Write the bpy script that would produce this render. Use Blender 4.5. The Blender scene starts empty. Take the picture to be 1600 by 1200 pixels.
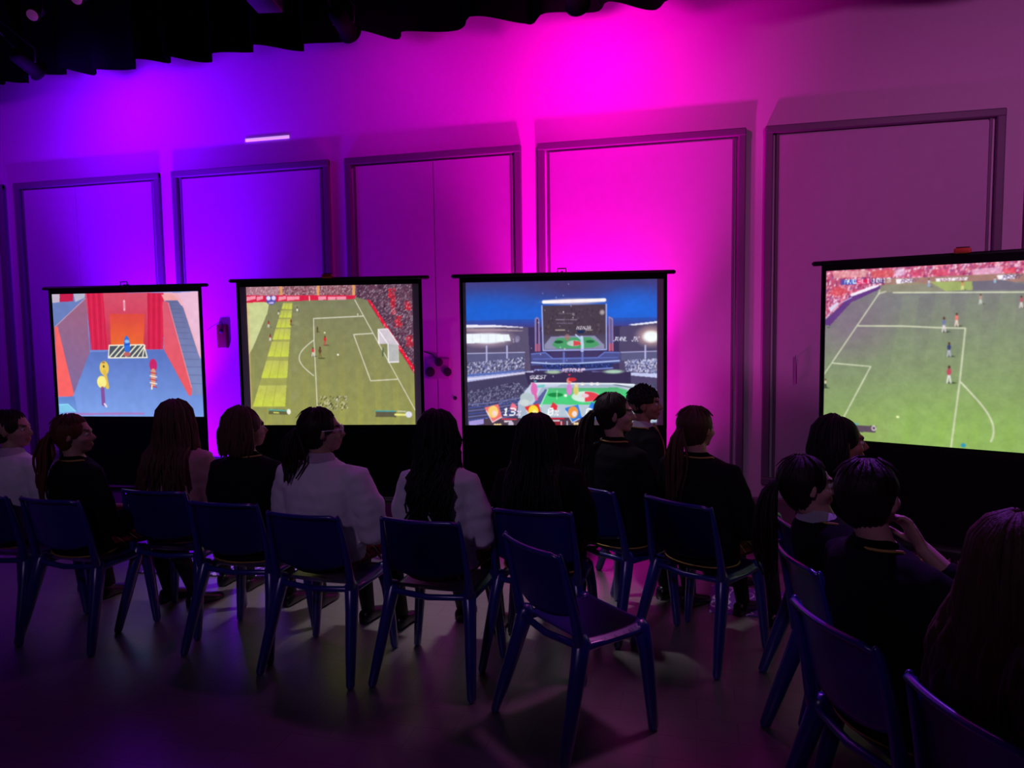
import bpy, bmesh, math, random
import numpy as np
from mathutils import Vector, Matrix, noise, Euler
C = bpy.context.scene.collection
PI = math.pi

# ------------------------------------------------------------ camera, world, exposure
def setup_camera():
    cd = bpy.data.cameras.new('camera'); cam = bpy.data.objects.new('camera', cd); C.objects.link(cam)
    cd.sensor_fit = 'HORIZONTAL'; cd.sensor_width = 36; cd.lens = 36*1150/1600; cd.clip_start = .02
    y, p, r = math.radians(14.3), math.radians(4.5), math.radians(.8)
    fw = Vector((-math.sin(y)*math.cos(p), math.cos(y)*math.cos(p), -math.sin(p)))
    rt0 = Vector((math.cos(y), math.sin(y), 0)); up0 = rt0.cross(fw)
    rt = rt0*math.cos(r)-up0*math.sin(r); up = up0*math.cos(r)+rt0*math.sin(r)
    m = Matrix.Identity(4)
    for i in range(3):
        m[i][0] = rt[i]; m[i][1] = up[i]; m[i][2] = -fw[i]
    m.translation = (0, 0, 1.6); cam.matrix_world = m
    bpy.context.scene.camera = cam
setup_camera()
sc = bpy.context.scene
sc.view_settings.view_transform = 'Standard'; sc.view_settings.look = 'None'
sc.view_settings.exposure = 0; sc.view_settings.gamma = 1
sc.display_settings.display_device = 'sRGB'
w = bpy.data.worlds.new('world'); sc.world = w; w.use_nodes = True
w.node_tree.nodes['Background'].inputs[0].default_value = (.35, .25, .8, 1)
w.node_tree.nodes['Background'].inputs[1].default_value = .004
D = 5.7                                   # the panelled wall stands at y = D

def lamp(name, kind, loc, target, color, power, parent=None, size=.1, spot=60, blend=.8):
    l = bpy.data.lights.new(name, kind); l.color = color; l.energy = power
    o = bpy.data.objects.new(name, l); C.objects.link(o); o.location = loc
    d = Vector(target)-Vector(loc); o.rotation_euler = d.to_track_quat('-Z', 'Y').to_euler()
    if kind == 'AREA': l.size = size
    else: l.shadow_soft_size = size
    if kind == 'SPOT': l.spot_size = math.radians(spot); l.spot_blend = blend
    return o
MAG, BLU = (1, 0, .66), (.17, 0, 1)
# floor-standing colour washes behind the projection screens (their housings are built below)
UP = [  # x, y, colour, target, power, spot size
    (-.80, 5.14, MAG, (-.74, 5.85, 4.1), 1150, 60),
    (-.80, 5.14, MAG, (-1.1, 5.9, 2.6), 170, 150),
    (-4.62, 5.14, BLU, (-4.55, 5.85, 4.1), 1900, 66),
    (-4.62, 5.14, BLU, (-4.2, 5.9, 2.6), 330, 155),
]
for ux, uy, ucol, utg, up_, us in UP:
    lamp('wash_light', 'SPOT', (ux, uy, .26), utg, ucol, up_, size=.05, spot=us, blend=1)
# unseen lanterns added to brighten the top of the wall
lamp('added_wall_wash', 'SPOT', (-.75, 4.79, 3.60), (-.72, 5.7, 3.3), (1, 0, .60), 66, size=.06, spot=160, blend=1)
lamp('added_wall_wash', 'SPOT', (-2.30, 4.79, 3.60), (-2.3, 5.7, 3.3), (.8, 0, .85), 17, size=.06, spot=160, blend=1)
pool_fill = lamp('overhead_spot', 'SPOT', (-1.5, 4.2, 3.85), (-1.5, 3.95, 0), (.95, .82, .92), 340, size=.15, spot=27, blend=.9)
pool_fill.scale = (2.6, 1, 1)                     # added wide beam, stands in for the screens' glow on the floor
lamp('added_wall_wash', 'SPOT', (-4.9, 4.79, 3.60), (-4.75, 5.7, 3.3), (.18, 0, 1), 105, size=.06, spot=160, blend=1)
# dim spots over the hall (only those at the bar have bodies below)
lamp('overhead_spot', 'SPOT', (2.6, 1.0, 3.9), (2.5, 5.7, 1.4), (1, .20, .85), 240, size=.35, spot=84, blend=1)  # unseen soft light added to fill the right wall
back_fill = lamp('overhead_spot', 'SPOT', (-1.0, -3.4, 4.6), (-1.1, 3.5, 1.05), (.72, .45, 1), 150, size=.2, spot=24, blend=.9)
back_fill.scale = (3.0, 1, 1)                     # unseen light added behind the camera for the shirts, stretched wide and flat
lamp('overhead_spot', 'SPOT', (.35, 4.0, 3.72), (-.5, 2.7, .3), (.85, .03, .8), 18, size=.08, spot=75, blend=1)
lamp('overhead_spot', 'SPOT', (.35, 4.0, 3.72), (-.40, 2.95, .44), (1, .3, .8), 120, size=.3, spot=13, blend=1)  # narrow spot added to brighten the empty chair's seat
lamp('overhead_spot', 'SPOT', (1.0, 4.0, 3.72), (.50, 2.05, .8), (.42, .08, 1), 340, size=.05, spot=24, blend=.9)
lamp('overhead_spot', 'SPOT', (-2.6, 4.0, 3.45), (-2.2, 2.9, .6), (.7, .08, .9), 16, size=.08, spot=95, blend=1)
lamp('overhead_spot', 'SPOT', (-7.4, 3.4, 3.7), (-5.9, 5.7, 1.6), (.35, .0, 1), 110, size=.15, spot=110, blend=1)

# ------------------------------------------------------------ materials
def lin(c): return tuple(x/12.92 if x <= .04045 else ((x+.055)/1.055)**2.4 for x in c)
def mat(name, col, rough=.5, metal=0, bump=0, bscale=40, stretch=None, var=0, spec=.5, sheen=0, emit=None, es=0):
    m = bpy.data.materials.new(name); m.use_nodes = True; nt = m.node_tree; b = nt.nodes['Principled BSDF']
    b.inputs['Base Color'].default_value = (*col, 1); b.inputs['Roughness'].default_value = rough
    b.inputs['Metallic'].default_value = metal; b.inputs['Specular IOR Level'].default_value = spec
    if sheen: b.inputs['Sheen Weight'].default_value = sheen
    if emit: b.inputs['Emission Color'].default_value = (*emit, 1); b.inputs['Emission Strength'].default_value = es
    if bump or var:
        tc = nt.nodes.new('ShaderNodeTexCoord'); mp = nt.nodes.new('ShaderNodeMapping'); n = nt.nodes.new('ShaderNodeTexNoise')
        nt.links.new(tc.outputs['Object'], mp.inputs[0]); nt.links.new(mp.outputs[0], n.inputs['Vector'])
        if stretch: mp.inputs['Scale'].default_value = stretch
        n.inputs['Scale'].default_value = bscale; n.inputs['Detail'].default_value = 4
        if bump:
            bp = nt.nodes.new('ShaderNodeBump'); bp.inputs['Strength'].default_value = bump; bp.inputs['Distance'].default_value = .01
            nt.links.new(n.outputs['Fac'], bp.inputs['Height']); nt.links.new(bp.outputs[0], b.inputs['Normal'])
        if var:
            mx = nt.nodes.new('ShaderNodeMix'); mx.data_type = 'RGBA'
            mx.inputs['A'].default_value = (*[c*(1-var) for c in col], 1); mx.inputs['B'].default_value = (*[min(1, c*(1+var)) for c in col], 1)
            nt.links.new(n.outputs['Fac'], mx.inputs['Factor']); nt.links.new(mx.outputs['Result'], b.inputs['Base Color'])
    return m
M = dict(
    wall=mat('wall_paint', (.62, .6, .6), .7, bump=.05, bscale=30, var=.04),
    panel=mat('panel_board', (.46, .44, .46), .55, bump=.04, bscale=12, var=.06),
    frame=mat('panel_moulding', (.12, .115, .13), .5),
    skirting=mat('skirting_paint', (.2, .12, .14), .35, var=.05),
    floor=None,
    black=mat('matt_black', (.004, .004, .005), .75, spec=.15),
    drape=mat('black_drape', (.003, .003, .004), .95, bump=.15, bscale=60, spec=.02),
    ceil=mat('ceiling_black', (.006, .006, .008), .9, spec=.05),
    metal=mat('black_metal', (.012, .012, .014), .4, metal=.3),
    steel=mat('dull_steel', (.3, .3, .32), .35, metal=.9),
    chair=mat('blue_plastic', (.012, .02, .25), .34, bump=.03, bscale=120),
    rubber=mat('dark_rubber', (.01, .01, .012), .8),
    margin=mat('screen_fabric', (.42, .42, .46), .8),
    red=mat('red_casing', (.10, .006, .010), .45),
    orange=mat('orange_plastic', (.6, .1, .04), .5),
    white_shirt=mat('white_cotton', (.72, .72, .78), .8, bump=.15, bscale=200, sheen=.2),
    pink_lit_shirt=mat('pink_lit_cotton', (.42, .2, .24), .8, bump=.15, bscale=200),  # reddish light on the blouse is put into this pink
    blazer=mat('black_wool', (.007, .007, .010), .92, bump=.2, bscale=300, spec=.1, var=.2),
    gold=mat('gold_braid', (.42, .28, .06), .6),
    sock=mat('black_knit', (.008, .008, .01), .9, bump=.2, bscale=250),
    grey_sock=mat('grey_knit', (.16, .15, .15), .9, bump=.2, bscale=250),
    shoe=mat('black_leather', (.006, .006, .007), .3),
    trouser=mat('charcoal_trouser', (.010, .010, .013), .9, bump=.15, bscale=250),
    eye=mat('eye', (.5, .48, .46), .15), glass=mat('spectacle_rim', (.75, .72, .75), .25, metal=.4),
    tie=mat('striped_tie', (.25, .18, .03), .6),
    slit=mat('daylight_glow', (.8, .75, .8), .5, emit=(.62, .36, .75), es=.9),  # leaked daylight, put in as an even glow
    lens=mat('lantern_lens', (.3, .1, .3), .2, emit=(.25, .04, .3), es=.25),
    lensb=mat('lantern_lens_dim', (.3, .1, .15), .4, emit=(.5, .06, .12), es=.06),
)
def floor_mat():
    m = mat('polished_floor', (.085, .075, .07), .3, spec=.7); nt = m.node_tree; b = nt.nodes['Principled BSDF']
    tc = nt.nodes.new('ShaderNodeTexCoord'); n = nt.nodes.new('ShaderNodeTexNoise'); n.inputs['Scale'].default_value = 1.3; n.inputs['Detail'].default_value = 6
    br = nt.nodes.new('ShaderNodeTexBrick'); br.inputs['Scale'].default_value = 1.6; br.inputs['Mortar Size'].default_value = .004
    br.inputs['Color1'].default_value = (.34, .32, .31, 1); br.inputs['Color2'].default_value = (.31, .295, .285, 1); br.inputs['Mortar'].default_value = (.24, .23, .22, 1)
    nt.links.new(tc.outputs['Object'], n.inputs['Vector']); nt.links.new(tc.outputs['Object'], br.inputs['Vector'])
    mx = nt.nodes.new('ShaderNodeMix'); mx.data_type = 'RGBA'; mx.blend_type = 'MULTIPLY'; mx.inputs['Factor'].default_value = .3
    b.inputs['IOR'].default_value = 2.2; b.inputs['Metallic'].default_value = .4; nt.links.new(br.outputs['Color'], mx.inputs['A']); nt.links.new(n.outputs['Fac'], mx.inputs['B']); nt.links.new(mx.outputs['Result'], b.inputs['Base Color'])
    mr = nt.nodes.new('ShaderNodeMapRange'); mr.inputs['To Min'].default_value = .33; mr.inputs['To Max'].default_value = .43
    nt.links.new(n.outputs['Fac'], mr.inputs['Value']); nt.links.new(mr.outputs[0], b.inputs['Roughness'])
    n2 = nt.nodes.new('ShaderNodeTexNoise'); n2.inputs['Scale'].default_value = 9; n2.inputs['Detail'].default_value = 5
    nt.links.new(tc.outputs['Object'], n2.inputs['Vector'])
    bp = nt.nodes.new('ShaderNodeBump'); bp.inputs['Strength'].default_value = .12; bp.inputs['Distance'].default_value = .01
    nt.links.new(n2.outputs['Fac'], bp.inputs['Height']); nt.links.new(bp.outputs[0], b.inputs['Normal'])
    return m
M['floor'] = floor_mat()
def attr_mat(name, rough=.5, emit=False):
    m = bpy.data.materials.new(name); m.use_nodes = True; nt = m.node_tree; b = nt.nodes['Principled BSDF']
    a = nt.nodes.new('ShaderNodeAttribute'); a.attribute_name = 'Col'
    if emit:
        b.inputs['Base Color'].default_value = (.02, .02, .02, 1); b.inputs['Specular IOR Level'].default_value = .1; b.inputs['Roughness'].default_value = .9
        nt.links.new(a.outputs['Color'], b.inputs['Emission Color']); b.inputs['Emission Strength'].default_value = 1
    else:
        nt.links.new(a.outputs['Color'], b.inputs['Base Color']); b.inputs['Roughness'].default_value = rough
        b.inputs['Subsurface Weight'].default_value = .1; b.inputs['Subsurface Radius'].default_value = (.01, .004, .002)
    return m
M['projection'] = attr_mat('projected_picture', emit=True)
M['skin'] = attr_mat('skin', .55)
def tartan(name, base, c1, c2):
    m = bpy.data.materials.new(name); m.use_nodes = True; nt = m.node_tree; b = nt.nodes['Principled BSDF']; b.inputs['Roughness'].default_value = .85
    tc = nt.nodes.new('ShaderNodeTexCoord'); sp = nt.nodes.new('ShaderNodeSeparateXYZ'); nt.links.new(tc.outputs['Object'], sp.inputs[0])
    def band(sock, scale, th, off=0):
        a = nt.nodes.new('ShaderNodeMath'); a.operation = 'MULTIPLY_ADD'; a.inputs[1].default_value = scale; a.inputs[2].default_value = off; nt.links.new(sock, a.inputs[0])
        f = nt.nodes.new('ShaderNodeMath'); f.operation = 'FRACT'; nt.links.new(a.outputs[0], f.inputs[0])
        l = nt.nodes.new('ShaderNodeMath'); l.operation = 'LESS_THAN'; l.inputs[1].default_value = th; nt.links.new(f.outputs[0], l.inputs[0]); return l.outputs[0]
    yz = nt.nodes.new('ShaderNodeMath'); yz.operation = 'ADD'; nt.links.new(sp.outputs[1], yz.inputs[0]); nt.links.new(sp.outputs[2], yz.inputs[1])
    cur = None
    def mixc(a, bcol, fac, k):
        mx = nt.nodes.new('ShaderNodeMix'); mx.data_type = 'RGBA'
        mu = nt.nodes.new('ShaderNodeMath'); mu.operation = 'MULTIPLY'; mu.inputs[1].default_value = k; nt.links.new(fac, mu.inputs[0]); nt.links.new(mu.outputs[0], mx.inputs['Factor'])
        if isinstance(a, tuple): mx.inputs['A'].default_value = (*a, 1)
        else: nt.links.new(a, mx.inputs['A'])
        mx.inputs['B'].default_value = (*bcol, 1); return mx.outputs['Result']
    cur = mixc(base, c1, band(sp.outputs[0], 14, .42), .6); cur = mixc(cur, c1, band(yz.outputs[0], 14, .42), .6)
    cur = mixc(cur, c2, band(sp.outputs[0], 14, .09, .3), .8); cur = mixc(cur, c2, band(yz.outputs[0], 14, .09, .3), .8)
    nt.links.new(cur, b.inputs['Base Color'])
    return m
M['tartan'] = tartan('red_tartan', (.02, .012, .012), (.30, .015, .03), (.5, .36, .12))
def hair_mat(name, col, rough=.58):
    return mat(name, col, rough, bump=.6, bscale=70, stretch=(1, 1, .12), var=.45, spec=.25)
H = dict(black=hair_mat('black_hair', (.005, .004, .005)), dark=hair_mat('dark_brown_hair', (.014, .008, .006)),
         brown=hair_mat('brown_hair', (.075, .034, .022)), auburn=hair_mat('auburn_hair', (.10, .03, .016)))
def mat_pattern():
    m = mat('purple_printed_mat', (.2, .06, .4), .5); nt = m.node_tree; b = nt.nodes['Principled BSDF']
    tc = nt.nodes.new('ShaderNodeTexCoord'); wv = nt.nodes.new('ShaderNodeTexWave'); wv.inputs['Scale'].default_value = 5; wv.inputs['Distortion'].default_value = 9; wv.inputs['Detail'].default_value = 2; wv.inputs['Detail Scale'].default_value = 2.2
    nt.links.new(tc.outputs['Object'], wv.inputs['Vector'])
    cr = nt.nodes.new('ShaderNodeValToRGB'); cr.color_ramp.elements[0].position = .80; cr.color_ramp.elements[0].color = (.16, .05, .42, 1)
    cr.color_ramp.elements[1].position = .93; cr.color_ramp.elements[1].color = (.75, .6, .95, 1)
    nt.links.new(wv.outputs['Fac'], cr.inputs[0]); nt.links.new(cr.outputs[0], b.inputs['Base Color']); return m
M['mat'] = mat_pattern()

cb = M['chair'].node_tree.nodes['Principled BSDF']; cb.inputs['Coat Weight'].default_value = 1; cb.inputs['Coat Roughness'].default_value = .3; cb.inputs['Coat IOR'].default_value = 1.7

# ------------------------------------------------------------ object helpers
def obj(name, bm, m, parent=None, smooth=True):
    me = bpy.data.meshes.new(name)
    if isinstance(bm, bmesh.types.BMesh):
        bmesh.ops.recalc_face_normals(bm, faces=bm.faces); bm.to_mesh(me); bm.free()
    else: me = bm; me.name = name
    o = bpy.data.objects.new(name, me); C.objects.link(o)
    if m:
        me.materials.clear(); me.materials.append(m)
    if smooth: me.polygons.foreach_set('use_smooth', [True]*len(me.polygons))
    if parent: o.parent = parent
    return o
def tag(o, label, cat, group=None, kind=None):
    o['label'] = label; o['category'] = cat
    if group: o['group'] = group
    if kind: o['kind'] = kind
    return o
def thing(name, label, cat, loc=(0, 0, 0), rz=0, group=None):
    o = bpy.data.objects.new(name, None); C.objects.link(o); o.empty_display_size = .1
    o.location = loc; o.rotation_euler = (0, 0, rz); return tag(o, label, cat, group)
def struct(name, bm, m, parent=None, smooth=False):
    o = obj(name, bm, m, parent, smooth)
    if not parent: o['kind'] = 'structure'
    return o
def box(bm, c, s, rot=None, bev=0):
    t = bmesh.new(); bmesh.ops.create_cube(t, size=1)
    bmesh.ops.scale(t, vec=s, verts=t.verts)
    if bev: bmesh.ops.bevel(t, geom=t.edges[:], offset=bev, segments=2, affect='EDGES', profile=.5)
    if rot is not None: bmesh.ops.rotate(t, cent=(0, 0, 0), matrix=rot, verts=t.verts)
    bmesh.ops.translate(t, vec=c, verts=t.verts)
    me = bpy.data.meshes.new('t'); t.to_mesh(me); t.free(); bm.from_mesh(me); bpy.data.meshes.remove(me); return bm
def nb(): return bmesh.new()
def ring_loft(bm, rings, cap=True, closed=False):
    vs = [[bm.verts.new(p) for p in r] for r in rings]; n = len(rings[0])
    for a, b in zip(vs, vs[1:]):
        for i in range(n): bm.faces.new((a[i], a[(i+1) % n], b[(i+1) % n], b[i]))
    if cap:
        bm.faces.new(vs[0][::-1]); bm.faces.new(vs[-1])
def frames(pts):
    P = [Vector(p) for p in pts]; T = []
    for i in range(len(P)):
        d = (P[min(i+1, len(P)-1)]-P[max(i-1, 0)])
        T.append(d.normalized() if d.length > 1e-9 else Vector((0, 0, 1)))
    a = Vector((0, 0, 1)) if abs(T[0].z) < .9 else Vector((1, 0, 0))
    n = (a-T[0]*a.dot(T[0])).normalized(); out = []
    for p, t in zip(P, T):
        n = (n-t*n.dot(t)); n = n.normalized() if n.length > 1e-6 else Vector((1, 0, 0)); out.append((p, n, t.cross(n)))
    return out
def tube(bm, pts, rad, n=10, flat=1, ends=True):
    if not hasattr(rad, '__len__'): rad = [rad]*len(pts)
    fr = frames(pts); rings = []
    def rg(p, u, v, r): return [p+(u*math.cos(2*PI*i/n)*r*flat+v*math.sin(2*PI*i/n)*r) for i in range(n)]
    if ends:
        p, u, v = fr[0]; t = u.cross(v)
        rings.append(rg(p-t*rad[0]*.75, u, v, rad[0]*.5))
    for (p, u, v), r in zip(fr, rad): rings.append(rg(p, u, v, r))
    if ends:
        p, u, v = fr[-1]; t = u.cross(v); rings.append(rg(p+t*rad[-1]*.75, u, v, rad[-1]*.5))
    ring_loft(bm, rings)
def ell(bm, c, r, rot=None, seg=18):
    t = bmesh.new(); bmesh.ops.create_uvsphere(t, u_segments=seg, v_segments=seg*2//3, radius=1)
    bmesh.ops.scale(t, vec=r, verts=t.verts)
    if rot: bmesh.ops.rotate(t, cent=(0, 0, 0), matrix=Euler(rot).to_matrix(), verts=t.verts)
    bmesh.ops.translate(t, vec=c, verts=t.verts)
    me = bpy.data.meshes.new('t'); t.to_mesh(me); t.free(); bm.from_mesh(me); bpy.data.meshes.remove(me)
def loftz(bm, rings, n=28, pw=2.3):
    """rings: (cx, cy, z, rx, ry)"""
    R = []
    for cx, cy, z, rx, ry in rings:
        q = []
        for i in range(n):
            a = 2*PI*i/n; c, s = math.cos(a), math.sin(a)
            q.append(Vector((cx+rx*math.copysign(abs(c)**(2/pw), c), cy+ry*math.copysign(abs(s)**(2/pw), s), z)))
        R.append(q)
    ring_loft(bm, R)
TMP = bpy.data.scenes.new('workbench')
def bake(bm, voxel=.008, smooth=2, wrinkle=0, wscale=12, seed=0):
    me = bpy.data.meshes.new('t'); bmesh.ops.recalc_face_normals(bm, faces=bm.faces); bm.to_mesh(me); bm.free()
    o = bpy.data.objects.new('t', me); TMP.collection.objects.link(o)
    r = o.modifiers.new('r', 'REMESH'); r.mode = 'VOXEL'; r.voxel_size = voxel; r.use_smooth_shade = True
    s = o.modifiers.new('s', 'SMOOTH'); s.iterations = smooth; s.factor = .5
    with bpy.context.temp_override(scene=TMP, view_layer=TMP.view_layers[0]): dg = bpy.context.evaluated_depsgraph_get()
    out = bpy.data.meshes.new_from_object(o.evaluated_get(dg))
    bpy.data.objects.remove(o); bpy.data.meshes.remove(me)
    if wrinkle:
        off = Vector((seed*3.1, seed*1.7, 0))
        for v in out.vertices:
            v.co += v.normal*wrinkle*(noise.noise(Vector((v.co.x*wscale, v.co.y*wscale, v.co.z*wscale*1.6))+off)+.5*noise.noise(Vector(v.co)*wscale*2.4+off))
    return out
def copy_tree(o, parent=None):
    c = o.copy(); C.objects.link(c); c.parent = parent
    for ch in o.children: copy_tree(ch, c)
    return c

# ------------------------------------------------------------ room
def slab(x0, x1, y0, y1, z0, z1):
    return box(nb(), ((x0+x1)/2, (y0+y1)/2, (z0+z1)/2), (x1-x0, y1-y0, z1-z0))
struct('floor', slab(-9, 5, -4, D+.2, -.1, 0), M['floor'])
struct('ceiling', slab(-9, 5, -4, D+.2, 5.2, 5.3), M['ceil'])
struct('wall_back', slab(-9, 5, D, D+.2, 0, 5.2), M['wall'])
struct('wall_left', slab(-9.2, -9, -4, D+.2, 0, 5.2), M['wall'])
struct('wall_right', slab(5, 5.2, -4, D+.2, 0, 5.2), M['ceil'])
struct('wall_front', slab(-9.2, 5.2, -4.2, -4, 0, 5.2), M['ceil'])
bm = slab(-9, 5, D-.045, D, 0, .27); box(bm, (-2, D-.03, .285), (14, .06, .03)); struct('baseboard_back', bm, M['skirting'])
PAN = [(-9.0, -7.85), (-7.72, -6.38), (-6.25, -4.65), (-4.52, -2.99), (-2.85, -1.35), (-1.22, .32), (.45, 1.97), (2.10, 3.6), (3.74, 4.98)]
for i, (a, b) in enumerate(PAN):
    z0, z1 = .40, 3.0; fw = .055; dp = .035
    t = bpy.data.objects.new('wall_panel', None); C.objects.link(t); t.location = ((a+b)/2, D, z0)
    tag(t, 'painted wall panel', 'wall panel')
    hw = (b-a)/2
    bm = nb()
    for x in (-hw+fw/2, hw-fw/2):
        box(bm, (x, -dp/2, (z1-z0)/2), (fw, dp, z1-z0), bev=.008)
        box(bm, (x*(1-fw*1.05/abs(x)), -.008, (z1-z0)/2), (.02, .016, z1-z0-2*fw), bev=.004)
    for z in (fw/2, z1-z0-fw/2):
        box(bm, (0, -dp/2-.002, z), (2*hw, dp+.004, fw), bev=.008)
    obj('panel_frame', bm, M['frame'], t, smooth=False)
    bm = nb(); seam = {2: -.12, 4: .02, 1: .1}.get(i)
    W = hw-fw-.018; hh = (z1-z0)-2*fw-.03
    if seam is None: box(bm, (0, -.006, (z1-z0)/2), (2*W, .012, hh), bev=.003)
    else:
        box(bm, ((-W+seam)/2-.001, -.006, (z1-z0)/2), (W+seam-.004, .012, hh), bev=.003)
        box(bm, ((W+seam)/2+.002, -.007, (z1-z0)/2), (W-seam-.004, .014, hh), bev=.003)
    obj('panel_board', bm, M['panel'], t, smooth=False)
    t['label'] = ['outermost left framed wall panel outside the picture', 'framed wall panel left of the violet seamed panel',
        'framed violet wall panel with a vertical seam behind the leftmost screen', 'framed blue-violet wall panel above the gap between the two left screens',
        'framed purple wall panel with a central vertical seam, left of the magenta one', 'framed wall panel glowing bright magenta above the stadium game screen',
        'framed dusky mauve wall panel left of and above the rightmost screen', 'framed wall panel cut off by the right edge of the picture', 'framed wall panel beyond the right edge of the picture'][i]
    t['group'] = 'framed wall panels'
# black border drape hanging in folds under the ceiling
def pelmet():
    rnd = random.Random(4); bm = nb(); xs = []; x = -8.9
    jumps = [-8.9, -8.4, -7.9, -7.45, -7.0, -6.6, -6.2, -5.85, -5.6, -5.2, -4.9, -4.51, -4.17, -3.79, -3.41, -2.97, -2.55, -2.18, -1.69, -1.18, -.69, -.3, .15, .6, 1.1, 1.6, 2.1, 2.6, 3.1, 3.6, 4.1, 4.6, 4.95]
    pts = []
    for a, b in zip(jumps, jumps[1:]):
        dep = rnd.uniform(.11, .17); k = rnd.uniform(.12, .3)
        for j in range(14):
            u = j/14
            # the cloth swings sharply towards the hall then eases back to the wall side
            f = (1-math.cos(PI*min(1, u/k)))/2 if u < k else (1+math.cos(PI*(u-k)/(1-k)))/2
            pts.append((a+(b-a)*u, 5.30-dep*f, 3.755+.02*math.sin(a*7+u*3)))
    rows = [(0, 0), (.012, .0), (.3, .0), (.8, 0), (1.42, 0)]
    grid = []
    for h, _ in rows: grid.append([bm.verts.new((x, y, z*(1 if h == 0 else 1)+h)) for x, y, z in pts])
    for g, g2 in zip(grid, grid[1:]):
        for i in range(len(pts)-1): bm.faces.new((g[i], g[i+1], g2[i+1], g2[i]))
    bmesh.ops.solidify(bm, geom=bm.faces[:], thickness=.006)
    return bm
tag(obj('stage_drape', pelmet(), M['drape']), 'long black pleated border drape hanging under the ceiling along the wall', 'curtain')

# ------------------------------------------------------------ small things on the wall
t = thing('alarm_box', 'dark red box on the violet wall between the two left screens', 'alarm box', (-4.075, D, 1.44))
obj('housing', box(nb(), (0, -.02, .105), (.1, .04, .21), bev=.008), M['red'], t)
bm = nb(); tube(bm, [(0, -.036, .15), (0, -.044, .15)], .02, 20); obj('button', bm, M['rubber'], t)
bm = nb(); tube(bm, [(0, -.01, .21), (-.02, -.008, .235), (-.10, -.008, .20), (-.16, -.008, .16)], .005, 8); obj('cable', bm, M['rubber'], t)
t = thing('wall_hook_cluster', 'three dark round knobs in a triangle on the wall between the football and stadium screens', 'wall fitting', (-2.07, D, 1.2))
bm = nb(); box(bm, (0, -.012, .06), (.2, .024, .17), bev=.006); obj('backplate', bm, mat('mauve_plate', (.3, .28, .3), .6), t)
for x, z, r in ((-.065, .035, .042), (.085, .035, .036), (.012, .115, .036)):
    bm = nb(); tube(bm, [(x, -.02, z), (x, -.025, z), (x, -.034, z), (x, -.037, z)], [r*.5, r*.55, r, r*.9], 20, ends=False); obj('knob', bm, M['rubber'], t)
bm = nb(); tube(bm, [(.012, -.03, .12), (-.05, -.02, .18), (-.12, -.012, .2)], .005, 8); obj('cable', bm, M['rubber'], t)
bm = nb(); tube(bm, [(0, 0, 0), (0, -.012, 0)], [.022, .018], 16)
o = obj('wall_stud', bm, M['rubber']); o.location = (-1.93, D, 1.02); tag(o, 'small dark round stud on the wall just left of the stadium game screen', 'wall fitting')
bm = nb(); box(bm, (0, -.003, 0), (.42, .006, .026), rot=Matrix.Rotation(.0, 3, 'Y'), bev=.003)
o = obj('daylight_sliver', bm, M['slit']); o.location = (-3.57, D, 3.218); tag(o, 'short sliver of daylight high on the violet wall, made as a glowing strip', 'daylight sliver')  # daylight leaking onto the wall, built as a thin glowing box
t = thing('pull_handle', 'slim vertical handle on the mauve panel left of the rightmost screen', 'handle', (.68, D-.012, 1.26))
bm = nb(); tube(bm, [(0, -.03, -.1), (0, -.03, .1)], .006, 10); obj('grip', bm, M['steel'], t)
for z in (-.085, .085):
    bm = nb(); tube(bm, [(0, 0, z), (0, -.03, z)], .005, 8); obj('stand_off', bm, M['steel'], t)

# ------------------------------------------------------------ stage lighting
def uplight(x, y, tgt, label, lm):
    t = thing('floor_uplight', label, 'stage light', (x, y, 0), 0, 'coloured floor uplights')
    d = (Vector(tgt)-Vector((x, y, .2))).normalized()
    p = Vector((0, 0, .15))
    bm = nb(); tube(bm, [p-d*.1, p-d*.07, p+d*.08], [.05, .085, .09], 24, ends=False); obj('lamp_body', bm, M['metal'], t)
    bm = nb(); tube(bm, [p+d*.081, p+d*.084], .08, 24, ends=False); obj('lens', bm, lm, t)
    bm = nb(); tube(bm, [(-.11, 0, .15), (-.115, 0, .03), (-.09, 0, .012), (.09, 0, .012), (.115, 0, .03), (.11, 0, .15)], .01, 8, flat=1.4); obj('yoke', bm, M['metal'], t)
uplight(-.80, 5.14, (-.74, 5.92, 4.1), 'round black uplight throwing magenta on the wall behind the stadium screen', mat('magenta_lens', (.2, .05, .1), .2, emit=(1, 0, .5), es=2))
uplight(-4.62, 5.14, (-4.55, 5.92, 4.1), 'round black uplight throwing blue-violet on the wall behind the leftmost screen', mat('violet_lens', (.1, .05, .2), .2, emit=(.13, 0, 1), es=2))
bm = nb(); tube(bm, [(-8.9, 4.1, 3.98), (4.9, 4.1, 3.98)], .024, 12)
for x in (-7, -3, 1, 4): tube(bm, [(x, 4.1, 3.98), (x, 4.1, 5.2)], .008, 6)
tag(obj('lighting_bar', bm, M['metal']), 'long black lighting bar hung from the dark ceiling', 'lighting bar')
def lantern(x, z, s, label, lm, tgt, y=4.1):
    t = thing('stage_lantern', label, 'stage light', (x, y, z), 0, 'lanterns on the lighting bar')
    d = (Vector(tgt)-Vector((x, y, z))).normalized()
    bm = nb(); tube(bm, [-d*.16*s, -d*.12*s, d*.0, d*.12*s, d*.13*s], [.04*s, .07*s, .075*s, .085*s, .1*s], 20, ends=False); obj('lamp_body', bm, M['black'], t)
    bm = nb(); tube(bm, [d*.131*s, d*.134*s], .07*s, 20, ends=False); obj('lens', bm, lm, t)
    bm = nb(); tube(bm, [(-.09*s, 0, 0), (-.1*s, 0, .12*s), (0, 4.1-y, 3.96-z), (.1*s, 0, .12*s), (.09*s, 0, 0)], .008, 8); obj('yoke', bm, M['metal'], t)
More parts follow.
